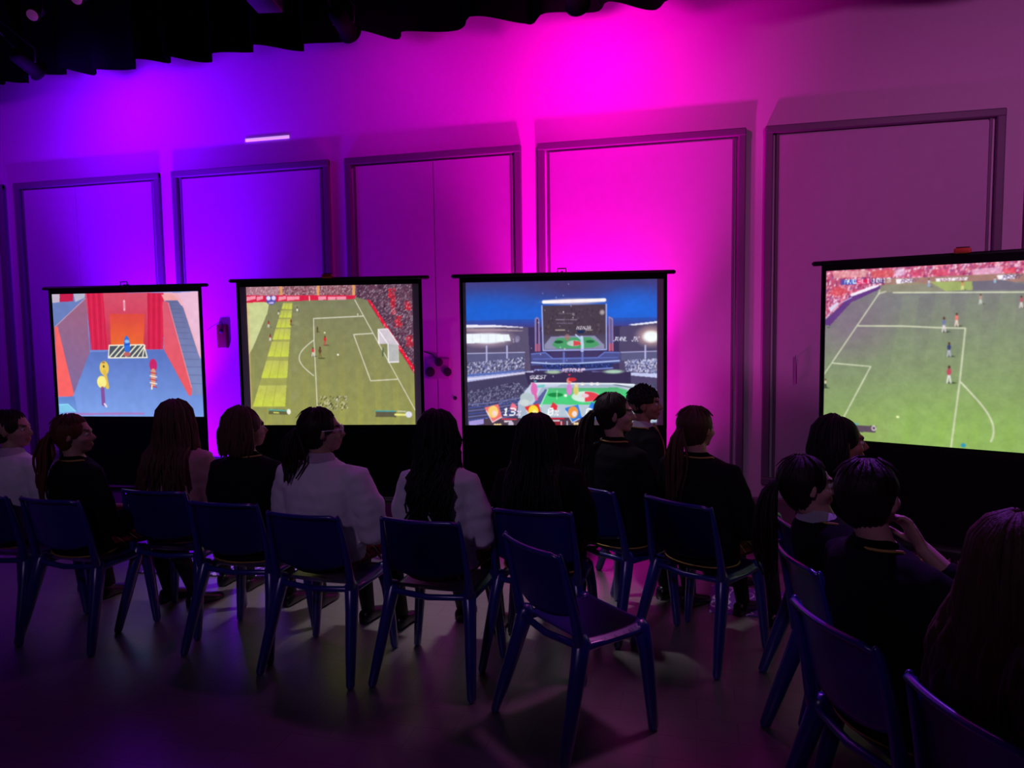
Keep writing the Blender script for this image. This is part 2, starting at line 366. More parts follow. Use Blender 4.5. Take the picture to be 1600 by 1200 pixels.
lantern(-4.24, 3.70, .5, 'small stage lantern at the far left of the dark ceiling', M['lens'], (-3, 1, 1.2))
lantern(-.75, 3.62, .8, 'black stage lantern added against the drape to wash the wall magenta', M['lens'], (-.72, 5.7, 3.3), 4.63)  # body for an added wall wash
lantern(-1.5, 3.86, 1, 'added stage lantern pointing straight down to light the floor before the screens', M['lens'], (-1.5, 3.95, 0))  # body for the added floor spot
lantern(-2.30, 3.62, .8, 'black stage lantern added against the drape right of the boxy one', M['lens'], (-2.3, 5.7, 3.3), 4.63)  # body for the added purple wash
lantern(-4.9, 3.62, .8, 'black stage lantern added against the drape to wash the wall violet', M['lens'], (-4.9, 5.7, 3.3), 4.63)  # body for the added violet wash
lantern(1.0, 3.86, 1, 'stage lantern aimed down at the chairs at the lower right', M['lens'], (.5, 2.05, .8))
lantern(.35, 3.86, 1, 'stage lantern aimed down at the empty chair, above the picture', M['lens'], (-.5, 2.7, .3))
lantern(-3.88, 3.76, .5, 'small stage lantern right of the one at the far left', M['lens'], (-3, 1, 1.4))
t = thing('stage_lantern', 'boxy stage lantern with a dull red face left of centre on the bar', 'stage light', (-2.55, 4.1, 3.6), .2, 'lanterns on the lighting bar')
obj('lamp_body', box(nb(), (0, 0, 0), (.16, .2, .12), bev=.01), M['metal'], t)
obj('lens', box(nb(), (0, -.105, 0), (.13, .01, .09), bev=.003), M['lensb'], t)
bm = nb(); tube(bm, [(-.09, 0, 0), (-.09, 0, .1), (0, 0, .36), (.09, 0, .1), (.09, 0, 0)], .008, 8); obj('yoke', bm, M['metal'], t)
# ------------------------------------------------------------ the projected pictures (painted as vertex colours of the lit cloth)
PW, PH = 400, 300
GY, GX = np.mgrid[0:PH, 0:PW].astype(float)
FONT = {'0': '01110 10001 10011 10101 11001 10001 01110', '1': '00100 01100 00100 00100 00100 00100 01110', '3': '11110 00001 00001 01110 00001 00001 11110',
        '%': '11001 11001 00010 00100 01000 10011 10011', 'G': '01110 10001 10000 10111 10001 10001 01110', 'U': '10001 10001 10001 10001 10001 10001 01110',
        'E': '11111 10000 10000 11110 10000 10000 11111', 'S': '01111 10000 10000 01110 00001 00001 11110', 'T': '11111 00100 00100 00100 00100 00100 00100',
        'K': '10001 10010 10100 11000 10100 10010 10001', 'C': '01110 10001 10000 10000 10000 10001 01110', 'H': '10001 10001 10001 11111 10001 10001 10001',
        'P': '11110 10001 10001 11110 10000 10000 10000', 'N': '10001 11001 10101 10011 10001 10001 10001', 'I': '01110 00100 00100 00100 00100 00100 01110',
        'J': '00111 00010 00010 00010 00010 10010 01100', 'A': '01110 10001 10001 11111 10001 10001 10001', 'V': '10001 10001 10001 10001 10001 01010 00100',
        'L': '10000 10000 10000 10000 10000 10000 11111', 'O': '01110 10001 10001 10001 10001 10001 01110', 'Y': '10001 10001 01010 00100 00100 00100 00100', ':': '0 1 1 0 1 1 0'}
class Canvas:
    def __init__(s, corners, uspan=1.0, bg=(.5, .5, .5), seed=1):
        # corners TL TR BR BL in reference units; TR and BR lie at u = uspan
        uv = [(0, 0), (uspan, 0), (uspan, 1), (0, 1)]; A = []; B = []
        for (x, y), (u, v) in zip(corners, uv):
            A.append([x, y, 1, 0, 0, 0, -u*x, -u*y]); B.append(u); A.append([0, 0, 0, x, y, 1, -v*x, -v*y]); B.append(v)
        s.h = np.append(np.linalg.solve(np.array(A, float), np.array(B, float)), 1).reshape(3, 3)
        s.im = np.ones((PH, PW, 3))*np.array(bg); s.rng = np.random.RandomState(seed)
        s.k = None
    def m(s, p):
        q = s.h @ np.array([p[0], p[1], 1.0]); return q[0]/q[2]*PW, q[1]/q[2]*PH
    def put(s, mask, col, a=1):
        mk = (mask*a)[..., None]; s.im = s.im*(1-mk)+np.array(col)*mk
    def mask(s, pts):
        P = [s.m(p) for p in pts]; ins = np.zeros((PH, PW), bool)
        for (x0, y0), (x1, y1) in zip(P, P[1:]+P[:1]):
            if y0 == y1: continue
            c = ((GY < y0) != (GY < y1)) & (GX < (x1-x0)*(GY-y0)/(y1-y0)+x0); ins ^= c
        return ins.astype(float)
    def poly(s, pts, col, a=1): s.put(s.mask(pts), col, a)
    def grad(s, pts, c0, c1, p0, p1):
        a, b = s.m(p0), s.m(p1); dx, dy = b[0]-a[0], b[1]-a[1]
        t = np.clip(((GX-a[0])*dx+(GY-a[1])*dy)/(dx*dx+dy*dy+1e-9), 0, 1)[..., None]
        mk = s.mask(pts)[..., None]; s.im = s.im*(1-mk)+(np.array(c0)*(1-t)+np.array(c1)*t)*mk
    def line(s, pts, col, wd=1.2, a=1):
        P = [s.m(p) for p in pts]; d = np.full((PH, PW), 1e9)
        for (x0, y0), (x1, y1) in zip(P, P[1:]):
            L = (x1-x0)**2+(y1-y0)**2+1e-9; t = np.clip(((GX-x0)*(x1-x0)+(GY-y0)*(y1-y0))/L, 0, 1)
            d = np.minimum(d, np.hypot(GX-x0-t*(x1-x0), GY-y0-t*(y1-y0)))
        s.put(np.clip(wd/2+.5-d, 0, 1), col, a)
    def el(s, c, rx, ry, col, a=1, soft=0):
        x, y = s.m(c); x2, y2 = s.m((c[0]+rx, c[1])); x3, y3 = s.m((c[0], c[1]+ry)); ax = math.hypot(x2-x, y2-y); ay = math.hypot(x3-x, y3-y)
        r = np.hypot((GX-x)/ax, (GY-y)/ay)
        s.put(np.clip((1-r)/soft, 0, 1) if soft else np.clip((1-r)*min(ax, ay)+.5, 0, 1), col, a)
    def specks(s, pts, cols, n, r0=1, r1=2.2, a=.8, slant=0):
        mk = s.mask(pts); ys, xs = np.nonzero(mk > .5)
        if not len(ys): return
        for _ in range(n):
            i = s.rng.randint(len(ys)); r = s.rng.uniform(r0, r1); c = cols[s.rng.randint(len(cols))]
            y, x = int(ys[i]), int(xs[i]); k = int(r)+3
            sl = (slice(max(0, y-k), y+k+1), slice(max(0, x-k), x+k+1))
            dx = GX[sl]-x+slant*(GY[sl]-y); dy = GY[sl]-y
            m_ = (np.clip(r+.3-np.hypot(dx*1.3, dy*.8), 0, 1)*a*mk[sl])[..., None]
            s.im[sl] = s.im[sl]*(1-m_)+np.array(c)*m_
    def text(s, p, txt, size, col, shear=.2):
        x, y = s.m(p); px = size/7
        for ch in txt:
            g = FONT.get(ch)
            if g:
                rows = g.split()
                for j, r in enumerate(rows):
                    for i, b in enumerate(r):
                        if b == '1':
                            cx = x+(i-shear*(j-6))*px; cy = y+(j-6)*px
                            m_ = (np.abs(GX-cx) < px*.62) & (np.abs(GY-cy) < px*.62); s.im[m_] = col
                x += (len(rows[0])+1)*px
            else: x += 4*px
    def person(s, x, y, hgt, shirt, short, skin=(.35, .2, .15)):
        # x, y = feet in reference units
        s.el((x+hgt*.15, y), hgt*.3, hgt*.06, (.1, .14, .08), .5)
        s.line([(x-hgt*.1, y), (x-hgt*.03, y-hgt*.45)], short, 1.8); s.line([(x+hgt*.12, y), (x+hgt*.03, y-hgt*.45)], short, 1.8)
        s.el((x, y-hgt*.65), hgt*.13, hgt*.2, shirt); s.el((x, y-hgt*.92), hgt*.075, hgt*.09, skin)
    def done(s, blur=1):
        im = s.im
        for _ in range(blur):
            p = np.pad(im, ((1, 1), (1, 1), (0, 0)), 'edge')
            im = (p[1:-1, 1:-1]*4+2*(p[:-2, 1:-1]+p[2:, 1:-1]+p[1:-1, :-2]+p[1:-1, 2:])+p[:-2, :-2]+p[2:, :-2]+p[:-2, 2:]+p[2:, 2:])/16
        im = np.clip(im, 0, 1); return np.where(im <= .04045, im/12.92, ((im+.055)/1.055)**2.4)
def noise2(s, amp, cell=8):
    n = s.rng.rand(PH//cell+2, PW//cell+2); yy, xx = GY/cell, GX/cell; y0 = yy.astype(int); x0 = xx.astype(int); fy = (yy-y0); fx = (xx-x0)
    v = (n[y0, x0]*(1-fy)*(1-fx)+n[y0+1, x0]*fy*(1-fx)+n[y0, x0+1]*(1-fy)*fx+n[y0+1, x0+1]*fy*fx)-.5
    s.im = s.im*(1+amp*v[..., None])

def pic_corridor():
    c = Canvas([(305, 300), (1165, 275), (1180, 1045), (370, 1028)], bg=(.45, .55, .85), seed=3)
    c.poly([(300, 290), (500, 290), (530, 660), (440, 915), (340, 915), (300, 500)], (.58, .42, .58))
    c.grad([(330, 500), (497, 325), (530, 650), (447, 912)], (.62, .40, .52), (.50, .42, .62), (520, 400), (380, 900))
    c.poly([(300, 290), (500, 290), (497, 325), (330, 500), (300, 500)], (.42, .50, .74))
    c.poly([(300, 290), (350, 290), (350, 350), (305, 352)], (.78, .72, .80)); c.poly([(350, 290), (428, 290), (428, 342), (350, 348)], (.78, .12, .30)); c.poly([(428, 290), (500, 290), (492, 322), (440, 348)], (.72, .72, .82))
    c.line([(330, 500), (497, 325)], (.82, .68, .78), 1.6)
    c.poly([(328, 500), (345, 500), (450, 912), (360, 918)], (.98, .40, .40))
    c.grad([(495, 290), (965, 285), (950, 640), (540, 640)], (.84, .32, .42), (.82, .20, .33), (720, 300), (720, 640))
    for x0, x1 in ((505, 600), (860, 955)):
        c.poly([(x0, 290), (x1, 290), (x1-5 if x0 > 700 else x1+30, 640), (x0+5 if x0 > 700 else x0+40, 640)], (.84, .14, .30))
        for k in range(6):
            xa = x0+(x1-x0)*(k+.5)/6; c.line([(xa, 290), (xa+(22 if x0 < 700 else -3), 640)], (.94, .24, .38) if k % 2 else (.70, .10, .26), 2.4, .55)
    c.grad([(640, 420), (850, 420), (838, 612), (650, 612)], (.88, .30, .26), (.93, .42, .20), (700, 430), (700, 610))
    c.line([(600, 470), (600, 640)], (.78, .25, .38), 2, .6); c.line([(850, 400), (838, 612)], (.78, .22, .34), 2, .6)
    c.line([(724, 340), (726, 395)], (.98, .85, .90), 5, .8); c.line([(724, 350), (725, 385)], (.8, .4, .5), 2, .8)
    c.poly([(955, 285), (1045, 285), (1170, 560), (1170, 700), (1110, 560), (1070, 370), (975, 340)], (.95, .70, .76))
    c.poly([(1040, 285), (1170, 275), (1172, 700), (1145, 600), (1080, 370)], (.93, .74, .84))
    c.poly([(945, 300), (1000, 290), (1045, 330), (965, 345)], (.95, .66, .66))
    c.grad([(965, 335), (1040, 335), (1075, 385), (1172, 720), (1178, 915), (1115, 915)], (.42, .44, .62), (.50, .56, .76), (1000, 350), (1140, 900))
    for k in range(15):
        y = 345+k*k*1.2+k*19; xl = 970+(y-340)*.235; xr = 1040+(y-340)*.33
        c.line([(xl+10, y), (min(xr, 1180), y+3)], (.34, .36, .54), 1.6, .5)
    c.grad([(950, 345), (985, 345), (1115, 880), (1110, 918), (1085, 918), (955, 640)], (.86, .36, .46), (.93, .36, .40), (970, 350), (1100, 900))
    c.line([(985, 350), (1112, 870)], (.95, .62, .66), 2.2, .8)
    c.grad([(530, 655), (955, 640), (1095, 918), (1180, 918), (1190, 1060), (360, 1060), (360, 915), (440, 915)], (.36, .46, .76), (.50, .64, .92), (740, 650), (740, 1030))
    c.grad([(360, 918), (450, 914), (470, 1020), (360, 1040)], (.38, .52, .80), (.50, .66, .92), (400, 920), (400, 1030))
    c.poly([(366, 960), (415, 958), (458, 1000), (370, 1005)], (.50, .78, .92)); c.line([(366, 960), (415, 958), (458, 1000)], (.6, .9, 1), 2)
    c.poly([(636, 612), (840, 608), (860, 690), (633, 690)], (.30, .33, .38))
    for k in range(7):
        x = 640+k*32; c.line([(max(x, 642), 684), (min(x+58, 845), 616)], (.96, .93, .82), 3.2)
    c.line([(640, 614), (840, 611), (858, 688), (636, 689), (640, 614)], (.97, .94, .86), 3)
    # three rounded game figures, plain
    c.el((742, 615), 17, 58, (.20, .45, .88)); c.el((742, 590), 14, 10, (.55, .75, .95)); c.line([(728, 612), (758, 606)], (.1, .25, .6), 2); c.el((742, 668), 20, 14, (.75, .40, .40))
    c.el((613, 750), 26, 42, (.93, .80, .35)); c.line([(615, 770), (632, 862)], (.90, .74, .30), 10); c.el((600, 832), 26, 36, (.98, .93, .55)); c.el((608, 716), 10, 6, (.7, .5, .3)); c.el((610, 740), 5, 8, (.35, .3, .2))
    c.line([(605, 870), (612, 960)], (.55, .25, .55), 10, .8); c.line([(618, 960), (628, 975)], (.9, .85, .95), 5)
    c.el((893, 735), 22, 38, (.80, .16, .42)); c.line([(893, 770), (892, 850)], (.88, .60, .50), 12)
    for k in range(5): c.line([(875, 778+k*20), (912, 786+k*20)], (.98, .94, .90) if k % 2 else (.75, .25, .30), 2.6)
    c.line([(885, 855), (884, 875)], (.95, .9, .8), 4)
    c.poly([(400, 1008), (842, 1012), (842, 1024), (400, 1022)], (.66, .50, .78))
    noise2(c, .05, 10); return c.done(1)
def pic_football_near():
    c = Canvas([(165, 210), (1205, 180), (1210, 1055), (222, 1052)], bg=(.56, .56, .36), seed=5)
    c.grad([(100, 150), (1300, 150), (1300, 1100), (100, 1100)], (.50, .50, .38), (.62, .62, .32), (700, 280), (700, 1050))
    for k in range(9):
        x = 230+k*110; c.poly([(x, 290), (x+50, 290), (x+80, 1060), (x, 1060)], (.50, .52, .36), .25)
    c.poly([(150, 300), (310, 305), (300, 370), (215, 590), (150, 700)], (.80, .82, .58))
    c.poly([(160, 300), (185, 300), (225, 1060), (160, 1060)], (.88, .70, .52), .5)
    c.poly([(398, 305), (452, 305), (415, 945), (225, 945)], (.66, .66, .34), .8)
    for k, (y0, y1) in enumerate([(310, 345), (355, 400), (408, 460), (470, 535), (548, 640), (665, 770), (815, 940)]):
        f = lambda y: 395-(y-310)*.27; g = lambda y: 452-(y-310)*.055
        c.grad([(f(y0), y0), (g(y0), y0), (g(y1), y1), (f(y1), y1)], (.74, .74, .38), (.80, .84, .30), (400, y0), (400, y1))
        for q in (.3, .62): c.line([(f(y0)+(g(y0)-f(y0))*q, y0), (f(y1)+(g(y1)-f(y1))*q, y1)], (.66, .68, .30), 2.5, .6)
        c.el((475, (y0+y1)/2), 28, (y1-y0)*.4, (.60, .60, .42), .6, .8)
    W_ = (.90, .88, .82)
    c.line([(840, 285), (1210, 970)], W_, 1.8); c.line([(890, 387), (584, 404), (588, 540), (612, 960)], W_, 2)
    c.line([(950, 495), (832, 503), (936, 788), (1100, 778)], W_, 2)
    c.line([(588+(-90)*math.sin(PI*t/12), 537+t*18.3) for t in range(13)], W_, 2)
    c.poly([(150, 170), (850, 170), (850, 262), (150, 290)], (.55, .38, .42)); c.specks([(150, 170), (850, 170), (850, 262), (150, 290)], [(.9, .7, .75), (.35, .15, .2), (.6, .25, .3), (.8, .75, .8)], 900, .8, 1.9, .7, .5)
    c.poly([(165, 200), (370, 195), (370, 262), (165, 285)], (.85, .65, .70), .4)
    for x in (378, 608, 830): c.poly([(x-8, 180), (x+10, 180), (x+12, 262), (x-4, 262)], (.88, .62, .40))
    c.poly([(850, 170), (1300, 150), (1300, 900), (1205, 745), (915, 285), (840, 265)], (.36, .24, .32))
    R_ = [(850, 170), (1300, 150), (1300, 900), (1205, 745), (915, 285), (840, 265)]
    c.specks(R_, [(.20, .10, .16), (.55, .45, .52), (.45, .2, .3), (.75, .68, .75), (.3, .2, .3)], 2300, .8, 2, .8, .9)
    for (x, y, rx, ry) in ((1080, 290, 20, 90), (1110, 420, 25, 40), (1175, 320, 22, 30), (1180, 545, 24, 40), (1060, 240, 10, 30)): c.el((x, y), rx, ry, (.88, .12, .22), .6, .6); c.specks([(x-rx, y-ry), (x+rx, y-ry), (x+rx, y+ry), (x-rx, y+ry)], [(.95, .75, .8), (.9, .12, .2), (.5, .1, .16), (.9, .12, .2)], 70, .9, 2, .8, .9)
    c.poly([(915, 280), (940, 290), (1215, 715), (1210, 750), (1195, 725)], (.88, .12, .22)); c.specks([(915, 280), (940, 290), (1215, 715), (1210, 750)], [(.98, .85, .88)], 35, .8, 1.5)
    c.poly([(165, 262), (850, 255), (838, 278), (165, 308)], (.86, .14, .28))
    for x0, x1 in ((170, 225), (232, 270), (366, 412), (418, 495), (612, 662), (672, 722), (726, 785)): c.poly([(x0, 266+(600-x0)*.012), (x1, 264), (x1, 284), (x0, 298-(x0-170)*.02)], (.98, .66, .74), .85)
    c.line([(556, 265), (558, 290)], (1, .85, .8), 2.4)
    c.poly([(286, 265), (352, 262), (350, 300), (335, 318), (305, 318), (290, 300)], (.36, .34, .66)); c.el((304, 278), 13, 14, (.90, .88, .98)); c.el((336, 277), 13, 14, (.88, .84, .98)); c.poly([(304, 304), (338, 302), (336, 314), (306, 315)], (.75, .72, .92))
    G = [(985, 470), (1045, 465), (1112, 560), (1112, 672), (1045, 676), (1045, 560), (988, 560)]
    c.poly(G, (.82, .78, .82)); c.poly([(1048, 562), (1108, 566), (1108, 668), (1050, 672)], (.72, .72, .72)); c.line([(988, 560), (985, 470), (1045, 562), (1047, 674), (1110, 672)], (.97, .95, .97), 2.4); c.line([(985, 470), (1045, 466), (1112, 565)], (.95, .93, .97), 2)
    c.line([(1014, 590), (1012, 635)], (.3, .4, .3), 3)
    for x, y, h_, s_, sh in ((308, 460, 40, (.75, .2, .2), (.9, .85, .8)), (445, 445, 36, (.5, .2, .15), (.5, .4, .3)), (320, 542, 40, (.6, .2, .2), (.95, .9, .9)), (655, 570, 58, (.85, .15, .2), (.75, .3, .3)), (582, 638, 55, (.9, .2, .25), (.95, .9, .9)), (625, 650, 70, (.4, .3, .2), (.45, .38, .2)), (608, 488, 34, (.3, .25, .15), (.35, .3, .2)), (368, 378, 26, (.4, .35, .3), (.9, .9, .8)), (482, 356, 28, (.35, .3, .3), (1, 1, 1)), (858, 380, 14, (.9, .9, .8), (.9, .9, .8))): c.person(x, y, h_, s_, sh)
    c.el((735, 628), 6, 6, (1, 1, .95)); c.el((653, 492), 5, 5, (.95, 1, .8))
    c.specks([(620, 880), (790, 880), (800, 965), (610, 965)], [(.9, .88, .85), (.2, .2, .12), (.75, .75, .6), (.35, .3, .2)], 170, .8, 2, .85, .7)
    c.poly([(320, 955), (440, 962), (438, 990), (320, 985)], (.30, .30, .22), .7); c.line([(320, 960), (430, 966)], (.35, .75, .70), 2.2); c.el((440, 972), 12, 16, (.95, .95, .9)); c.line([(350, 976), (380, 978)], (.9, .9, .4), 2.4)
    c.poly([(965, 968), (1090, 975), (1090, 1008), (965, 1005)], (.32, .30, .26), .8); c.line([(965, 970), (1085, 972)], (.30, .66, .68), 2.6); c.line([(1085, 992), (1145, 994)], (.92, .9, .5), 4.5); c.el((1168, 992), 20, 19, (.88, .88, .94)); c.line([(1100, 972), (1150, 974)], (.85, .85, .8), 2)
    noise2(c, .07, 9); noise2(c, .04, 3); return c.done(1)
def pic_stadium():
    c = Canvas([(264, 168), (1385, 140), (1393, 1018), (270, 1000)], bg=(.22, .20, .36), seed=9)
    c.grad([(200, 100), (1450, 100), (1450, 440), (200, 440)], (.26, .24, .50), (.14, .38, .82), (800, 160), (800, 330))
    c.el((850, 190), 330, 90, (.28, .22, .42), .8, .9); c.el((380, 320), 260, 110, (.12, .38, .84), .7, .9); c.el((1250, 300), 240, 130, (.14, .42, .90), .8, .9); c.grad([(240, 385), (1400, 365), (1400, 430), (240, 430)], (.16, .34, .74), (.28, .24, .52), (800, 370), (800, 430))
    L = [(240, 410), (420, 412), (620, 425), (640, 600), (640, 760), (240, 760)]
    c.poly(L, (.36, .32, .44)); c.poly([(620, 425), (1170, 420), (1170, 760), (640, 760)], (.24, .20, .36)); c.poly([(1160, 425), (1400, 392), (1400, 760), (1160, 760)], (.32, .28, .42))
    for y0, y1, co in ((410, 426, (.95, .93, 1)), (430, 450, (.60, .52, .58))): c.poly([(240, y0), (430, y0+2), (590, y0+14), (590, y0+18), (430, y1-2), (240, y1)], co)
    c.el((380, 490), 190, 62, (.82, .70, .76), .75, .6); c.poly([(255, 462), (510, 466), (520, 505), (255, 520)], (.94, .97, 1)); c.el((385, 490), 140, 34, (.95, .98, 1), .9, .3)
    for x in (300, 345, 390, 435, 480): c.line([(x, 465), (x, 515)], (.82, .86, .94), 1.6, .6)
    c.poly([(1210, 410), (1400, 388), (1400, 400), (1240, 416)], (.92, .93, 1)); c.el((1350, 480), 110, 75, (.92, .74, .70), .85, .7); c.el((1350, 482), 60, 42, (.97, .99, 1), 1, .4)
    c.text((1122, 508), 'JVNL', 9, (.90, .90, .98), .4); c.text((1232, 508), 'JK', 9, (.85, .82, .92), .4); c.text((530, 512), '10', 8, (.72, .70, .82), 0)
    c.el((560, 492), 14, 18, (.55, .52, .66), .7)
    for y, x0, x1 in ((578, 240, 600), (575, 1170, 1400)): c.poly([(x0, y+4), (x1, y), (x1, y+50), (x0, y+50)], (.36, .36, .52)); c.line([(x0, y), (x1, y-6)], (.70, .70, .88), 2)
    for x in (380, 498, 1316): c.line([(x, 535), (x, 650)], (.72, .72, .90), 3.2)
    # tiers of spectators
    for P_ in ([(250, 632), (420, 618), (600, 600), (600, 665), (420, 690), (250, 712)], [(1190, 620), (1400, 612), (1400, 705), (1200, 690)]):
        c.poly(P_, (.34, .34, .48)); c.specks(P_, [(.85, .84, .95), (.20, .18, .30), (.62, .60, .78), (.95, .93, 1), (.4, .45, .7)], 750, .8, 1.7, .85, .4)
    c.poly([(250, 700), (420, 688), (600, 672), (600, 680), (420, 705), (250, 718)], (.36, .44, .72))
    c.poly([(250, 716), (420, 702), (650, 680), (650, 690), (420, 722), (250, 746)], (.72, .72, .90)); c.line([(250, 730), (430, 714), (650, 690)], (.93, .92, 1), 2)
    c.poly([(1210, 695), (1400, 705), (1400, 730), (1210, 712)], (.78, .80, .95)); c.line([(1000, 690), (1200, 702)], (.55, .52, .75), 2.5)
    c.poly([(250, 748), (640, 700), (640, 800), (560, 870), (560, 1010), (250, 1000)], (.27, .25, .38)); c.specks([(260, 800), (560, 745), (620, 790), (560, 880), (260, 890)], [(.62, .62, .76), (.16, .15, .26), (.45, .48, .62), (.75, .74, .88)], 700, .7, 1.5, .8, .5)
    for k in range(7): c.line([(255, 880+k*18), (400, 868+k*17), (580, 840+k*16)], (.26, .34, .66) if k % 2 else (.45, .48, .72), 2.6, .8)
    c.poly([(1180, 760), (1400, 760), (1400, 1000), (1180, 1000)], (.30, .29, .42)); c.specks([(1290, 770), (1400, 770), (1400, 900), (1290, 880)], [(.75, .74, .9), (.2, .18, .3), (.5, .52, .7)], 260, .8, 1.6)
    c.poly([(275, 975), (380, 958), (400, 985), (275, 1005)], (.66, .60, .88))
    # big board over the pitch
    c.poly([(660, 375), (685, 365), (695, 565), (660, 565)], (.42, .38, .60)); c.line([(663, 565), (663, 380), (672, 368), (684, 380), (684, 565)], (.66, .58, .82), 1.6); c.line([(676, 380), (676, 520)], (.18, .05, .12), 2)
    c.poly([(1095, 360), (1120, 370), (1122, 565), (1098, 565)], (.42, .38, .60)); c.line([(1098, 565), (1097, 365), (1118, 378), (1122, 565)], (.70, .58, .78), 1.6)
    for x in (668, 684, 1104, 1118): c.line([(x, 525), (x, 566)], (.95, .30, .30), 2)
    c.poly([(700, 300), (1080, 290), (1082, 560), (706, 562)], (.29, .24, .30))
    c.grad([(706, 470), (1078, 465), (1078, 556), (706, 558)], (.30, .26, .36), (.38, .36, .46), (890, 470), (890, 560))
    for y, x0, x1, co in ((381, 785, 905, (.5, .46, .54)), (402, 790, 880, (.42, .38, .48)), (442, 782, 835, (.72, .66, .62)), (442, 960, 1000, (.6, .56, .56)), (345, 800, 870, (.4, .36, .42))): c.line([(x0, y), (x1, y)], co, 2.4)
    c.el((1056, 338), 20, 20, (.72, .66, .68), .9, .6); c.el((885, 350), 12, 12, (.6, .56, .6), .8, .6); c.specks([(720, 320), (1060, 310), (1060, 460), (720, 460)], [(.42, .36, .42), (.22, .18, .24)], 120, 1, 2.5, .5)
    c.poly([(755, 480), (1010, 474), (1070, 530), (1070, 552), (715, 556), (715, 530)], (.55, .55, .68)); c.poly([(790, 488), (990, 484), (1045, 528), (1000, 548), (790, 552), (760, 528)], (.30, .62, .42)); c.el((800, 512), 26, 9, (.12, .34, .22)); c.el((985, 510), 26, 9, (.14, .40, .26)); c.el((890, 520), 42, 17, (.72, .80, .78)); c.poly([(888, 505), (925, 510), (932, 528), (888, 536)], (.85, .28, .30))
    c.line([(935, 485), (940, 530), (938, 575)], (.78, .86, .98), 6, .9); c.line([(900, 470), (935, 500)], (.7, .8, .95), 3); c.el((850, 485), 16, 20, (.66, .45, .45), .7)
    c.line([(702, 300), (708, 562), (1083, 558), (1080, 290)], (.66, .70, .95), 2.6)
    c.el((885, 275), 215, 24, (.85, .75, .80), .7, .5); c.line([(712, 278), (1070, 265)], (1, .97, .97), 7)
    c.text((905, 438), 'NINJA', 7, (.97, .97, 1), .3)
    c.poly([(905, 446), (960, 444), (940, 462), (915, 462)], (.12, .18, .34))
    # gantry below the board
    c.poly([(635, 580), (720, 572), (760, 610), (1030, 606), (1070, 572), (1165, 572), (1165, 640), (640, 650)], (.30, .32, .56)); c.poly([(745, 572), (1050, 568), (1020, 605), (765, 608)], (.26, .22, .40))
    c.line([(640, 582), (722, 574), (765, 610), (1030, 606), (1072, 574), (1160, 576)], (.42, .48, .80), 2.4)
    for x in (830, 940): c.line([(x, 575), (x, 635)], (.40, .46, .76), 4)
    c.line([(640, 632), (760, 640), (900, 640), (1160, 625)], (.74, .82, 1), 2.6); c.line([(650, 612), (1150, 606)], (.40, .46, .78), 1.8); c.poly([(690, 645), (1130, 640), (1100, 668), (720, 672)], (.16, .20, .42)); c.specks([(700, 645), (1120, 642), (1100, 664), (720, 668)], [(.30, .40, .80), (.1, .12, .3)], 90, 1, 1.8)
    c.line([(660, 675), (900, 680), (1120, 668)], (.50, .56, .86), 2.6); c.poly([(600, 690), (1230, 690), (1230, 760), (620, 760)], (.22, .18, .32))
    c.el((768, 690), 60, 13, (.70, .82, .68), .9, .5); c.el((1125, 690), 75, 15, (.72, .86, .76), .9, .5)
    # the pitch
    c.poly([(560, 870), (600, 800), (640, 755), (1250, 765), (1310, 800), (1400, 880), (1400, 1000), (560, 1000)], (.66, .72, .80))
    c.poly([(640, 755), (820, 758), (790, 775), (700, 780), (650, 880), (560, 880), (600, 800)], (.78, .82, .90)); c.poly([(720, 790), (745, 795), (700, 880), (645, 880)], (.36, .38, .62))
    c.poly([(740, 785), (1150, 785), (1200, 800), (1290, 850), (1330, 905), (690, 895), (735, 800)], (.30, .82, .50)); c.grad([(740, 785), (1150, 785), (1180, 800), (1190, 830), (720, 840)], (.34, .70, .48), (.30, .82, .50), (900, 785), (900, 830))
    c.line([(735, 795), (690, 893), (1330, 905)], (.75, .98, .82), 2); c.el((780, 825), 45, 13, (.10, .52, .26)); c.el((1105, 830), 60, 16, (.10, .52, .22)); c.line([(790, 800), (788, 850)], (.70, .95, .78), 1.6)
    c.el((960, 838), 85, 33, (.84, .92, .88)); 
    mk = c.mask([(955, 800), (1050, 800), (1050, 875), (955, 875)]); q = c.im.copy(); c.el((962, 838), 80, 30, (.90, .26, .32)); c.im = q*(1-mk[..., None])+c.im*mk[..., None]; c.el((955, 832), 24, 12, (.93, .80, .84))
    c.poly([(1150, 765), (1250, 770), (1400, 870), (1400, 900), (1290, 850)], (.74, .78, .84)); c.line([(1120, 765), (1250, 790), (1330, 830), (1400, 900)], (.30, .34, .42), 1.6); c.line([(640, 755), (820, 757), (1130, 762), (1250, 770)], (.94, .96, 1), 3)
    for x in (940, 1030, 995): c.el((x, 762), 12, 9, (.95, .93, .93))
    # plain game figures on the pitch
    c.el((612, 838), 40, 28, (.72, .78, .80)); c.el((600, 870), 28, 20, (.80, .84, .84)); c.el((655, 790), 20, 36, (.85, .45, .75)); c.line([(648, 760), (668, 850)], (.88, .42, .68), 6); c.line([(680, 775), (712, 770)], (.45, .80, .80), 5)
    c.el((862, 795), 17, 34, (.85, .52, .82)); c.el((862, 742), 16, 18, (.88, .55, .50)); c.el((880, 735), 24, 12, (.80, .18, .22)); c.el((902, 800), 16, 28, (.86, .80, .45)); c.el((903, 770), 11, 12, (.92, .84, .66)); c.el((840, 830), 10, 8, (.98, .96, .96))
    c.text((632, 728), 'GUEST', 8, (.97, .97, 1), .35); c.text((820, 690), 'KETCHUP', 8, (1, .85, .92), .35); c.poly([(650, 738), (672, 738), (661, 750)], (.35, .70, .75)); c.poly([(852, 702), (874, 702), (863, 714)], (.9, .2, .35))
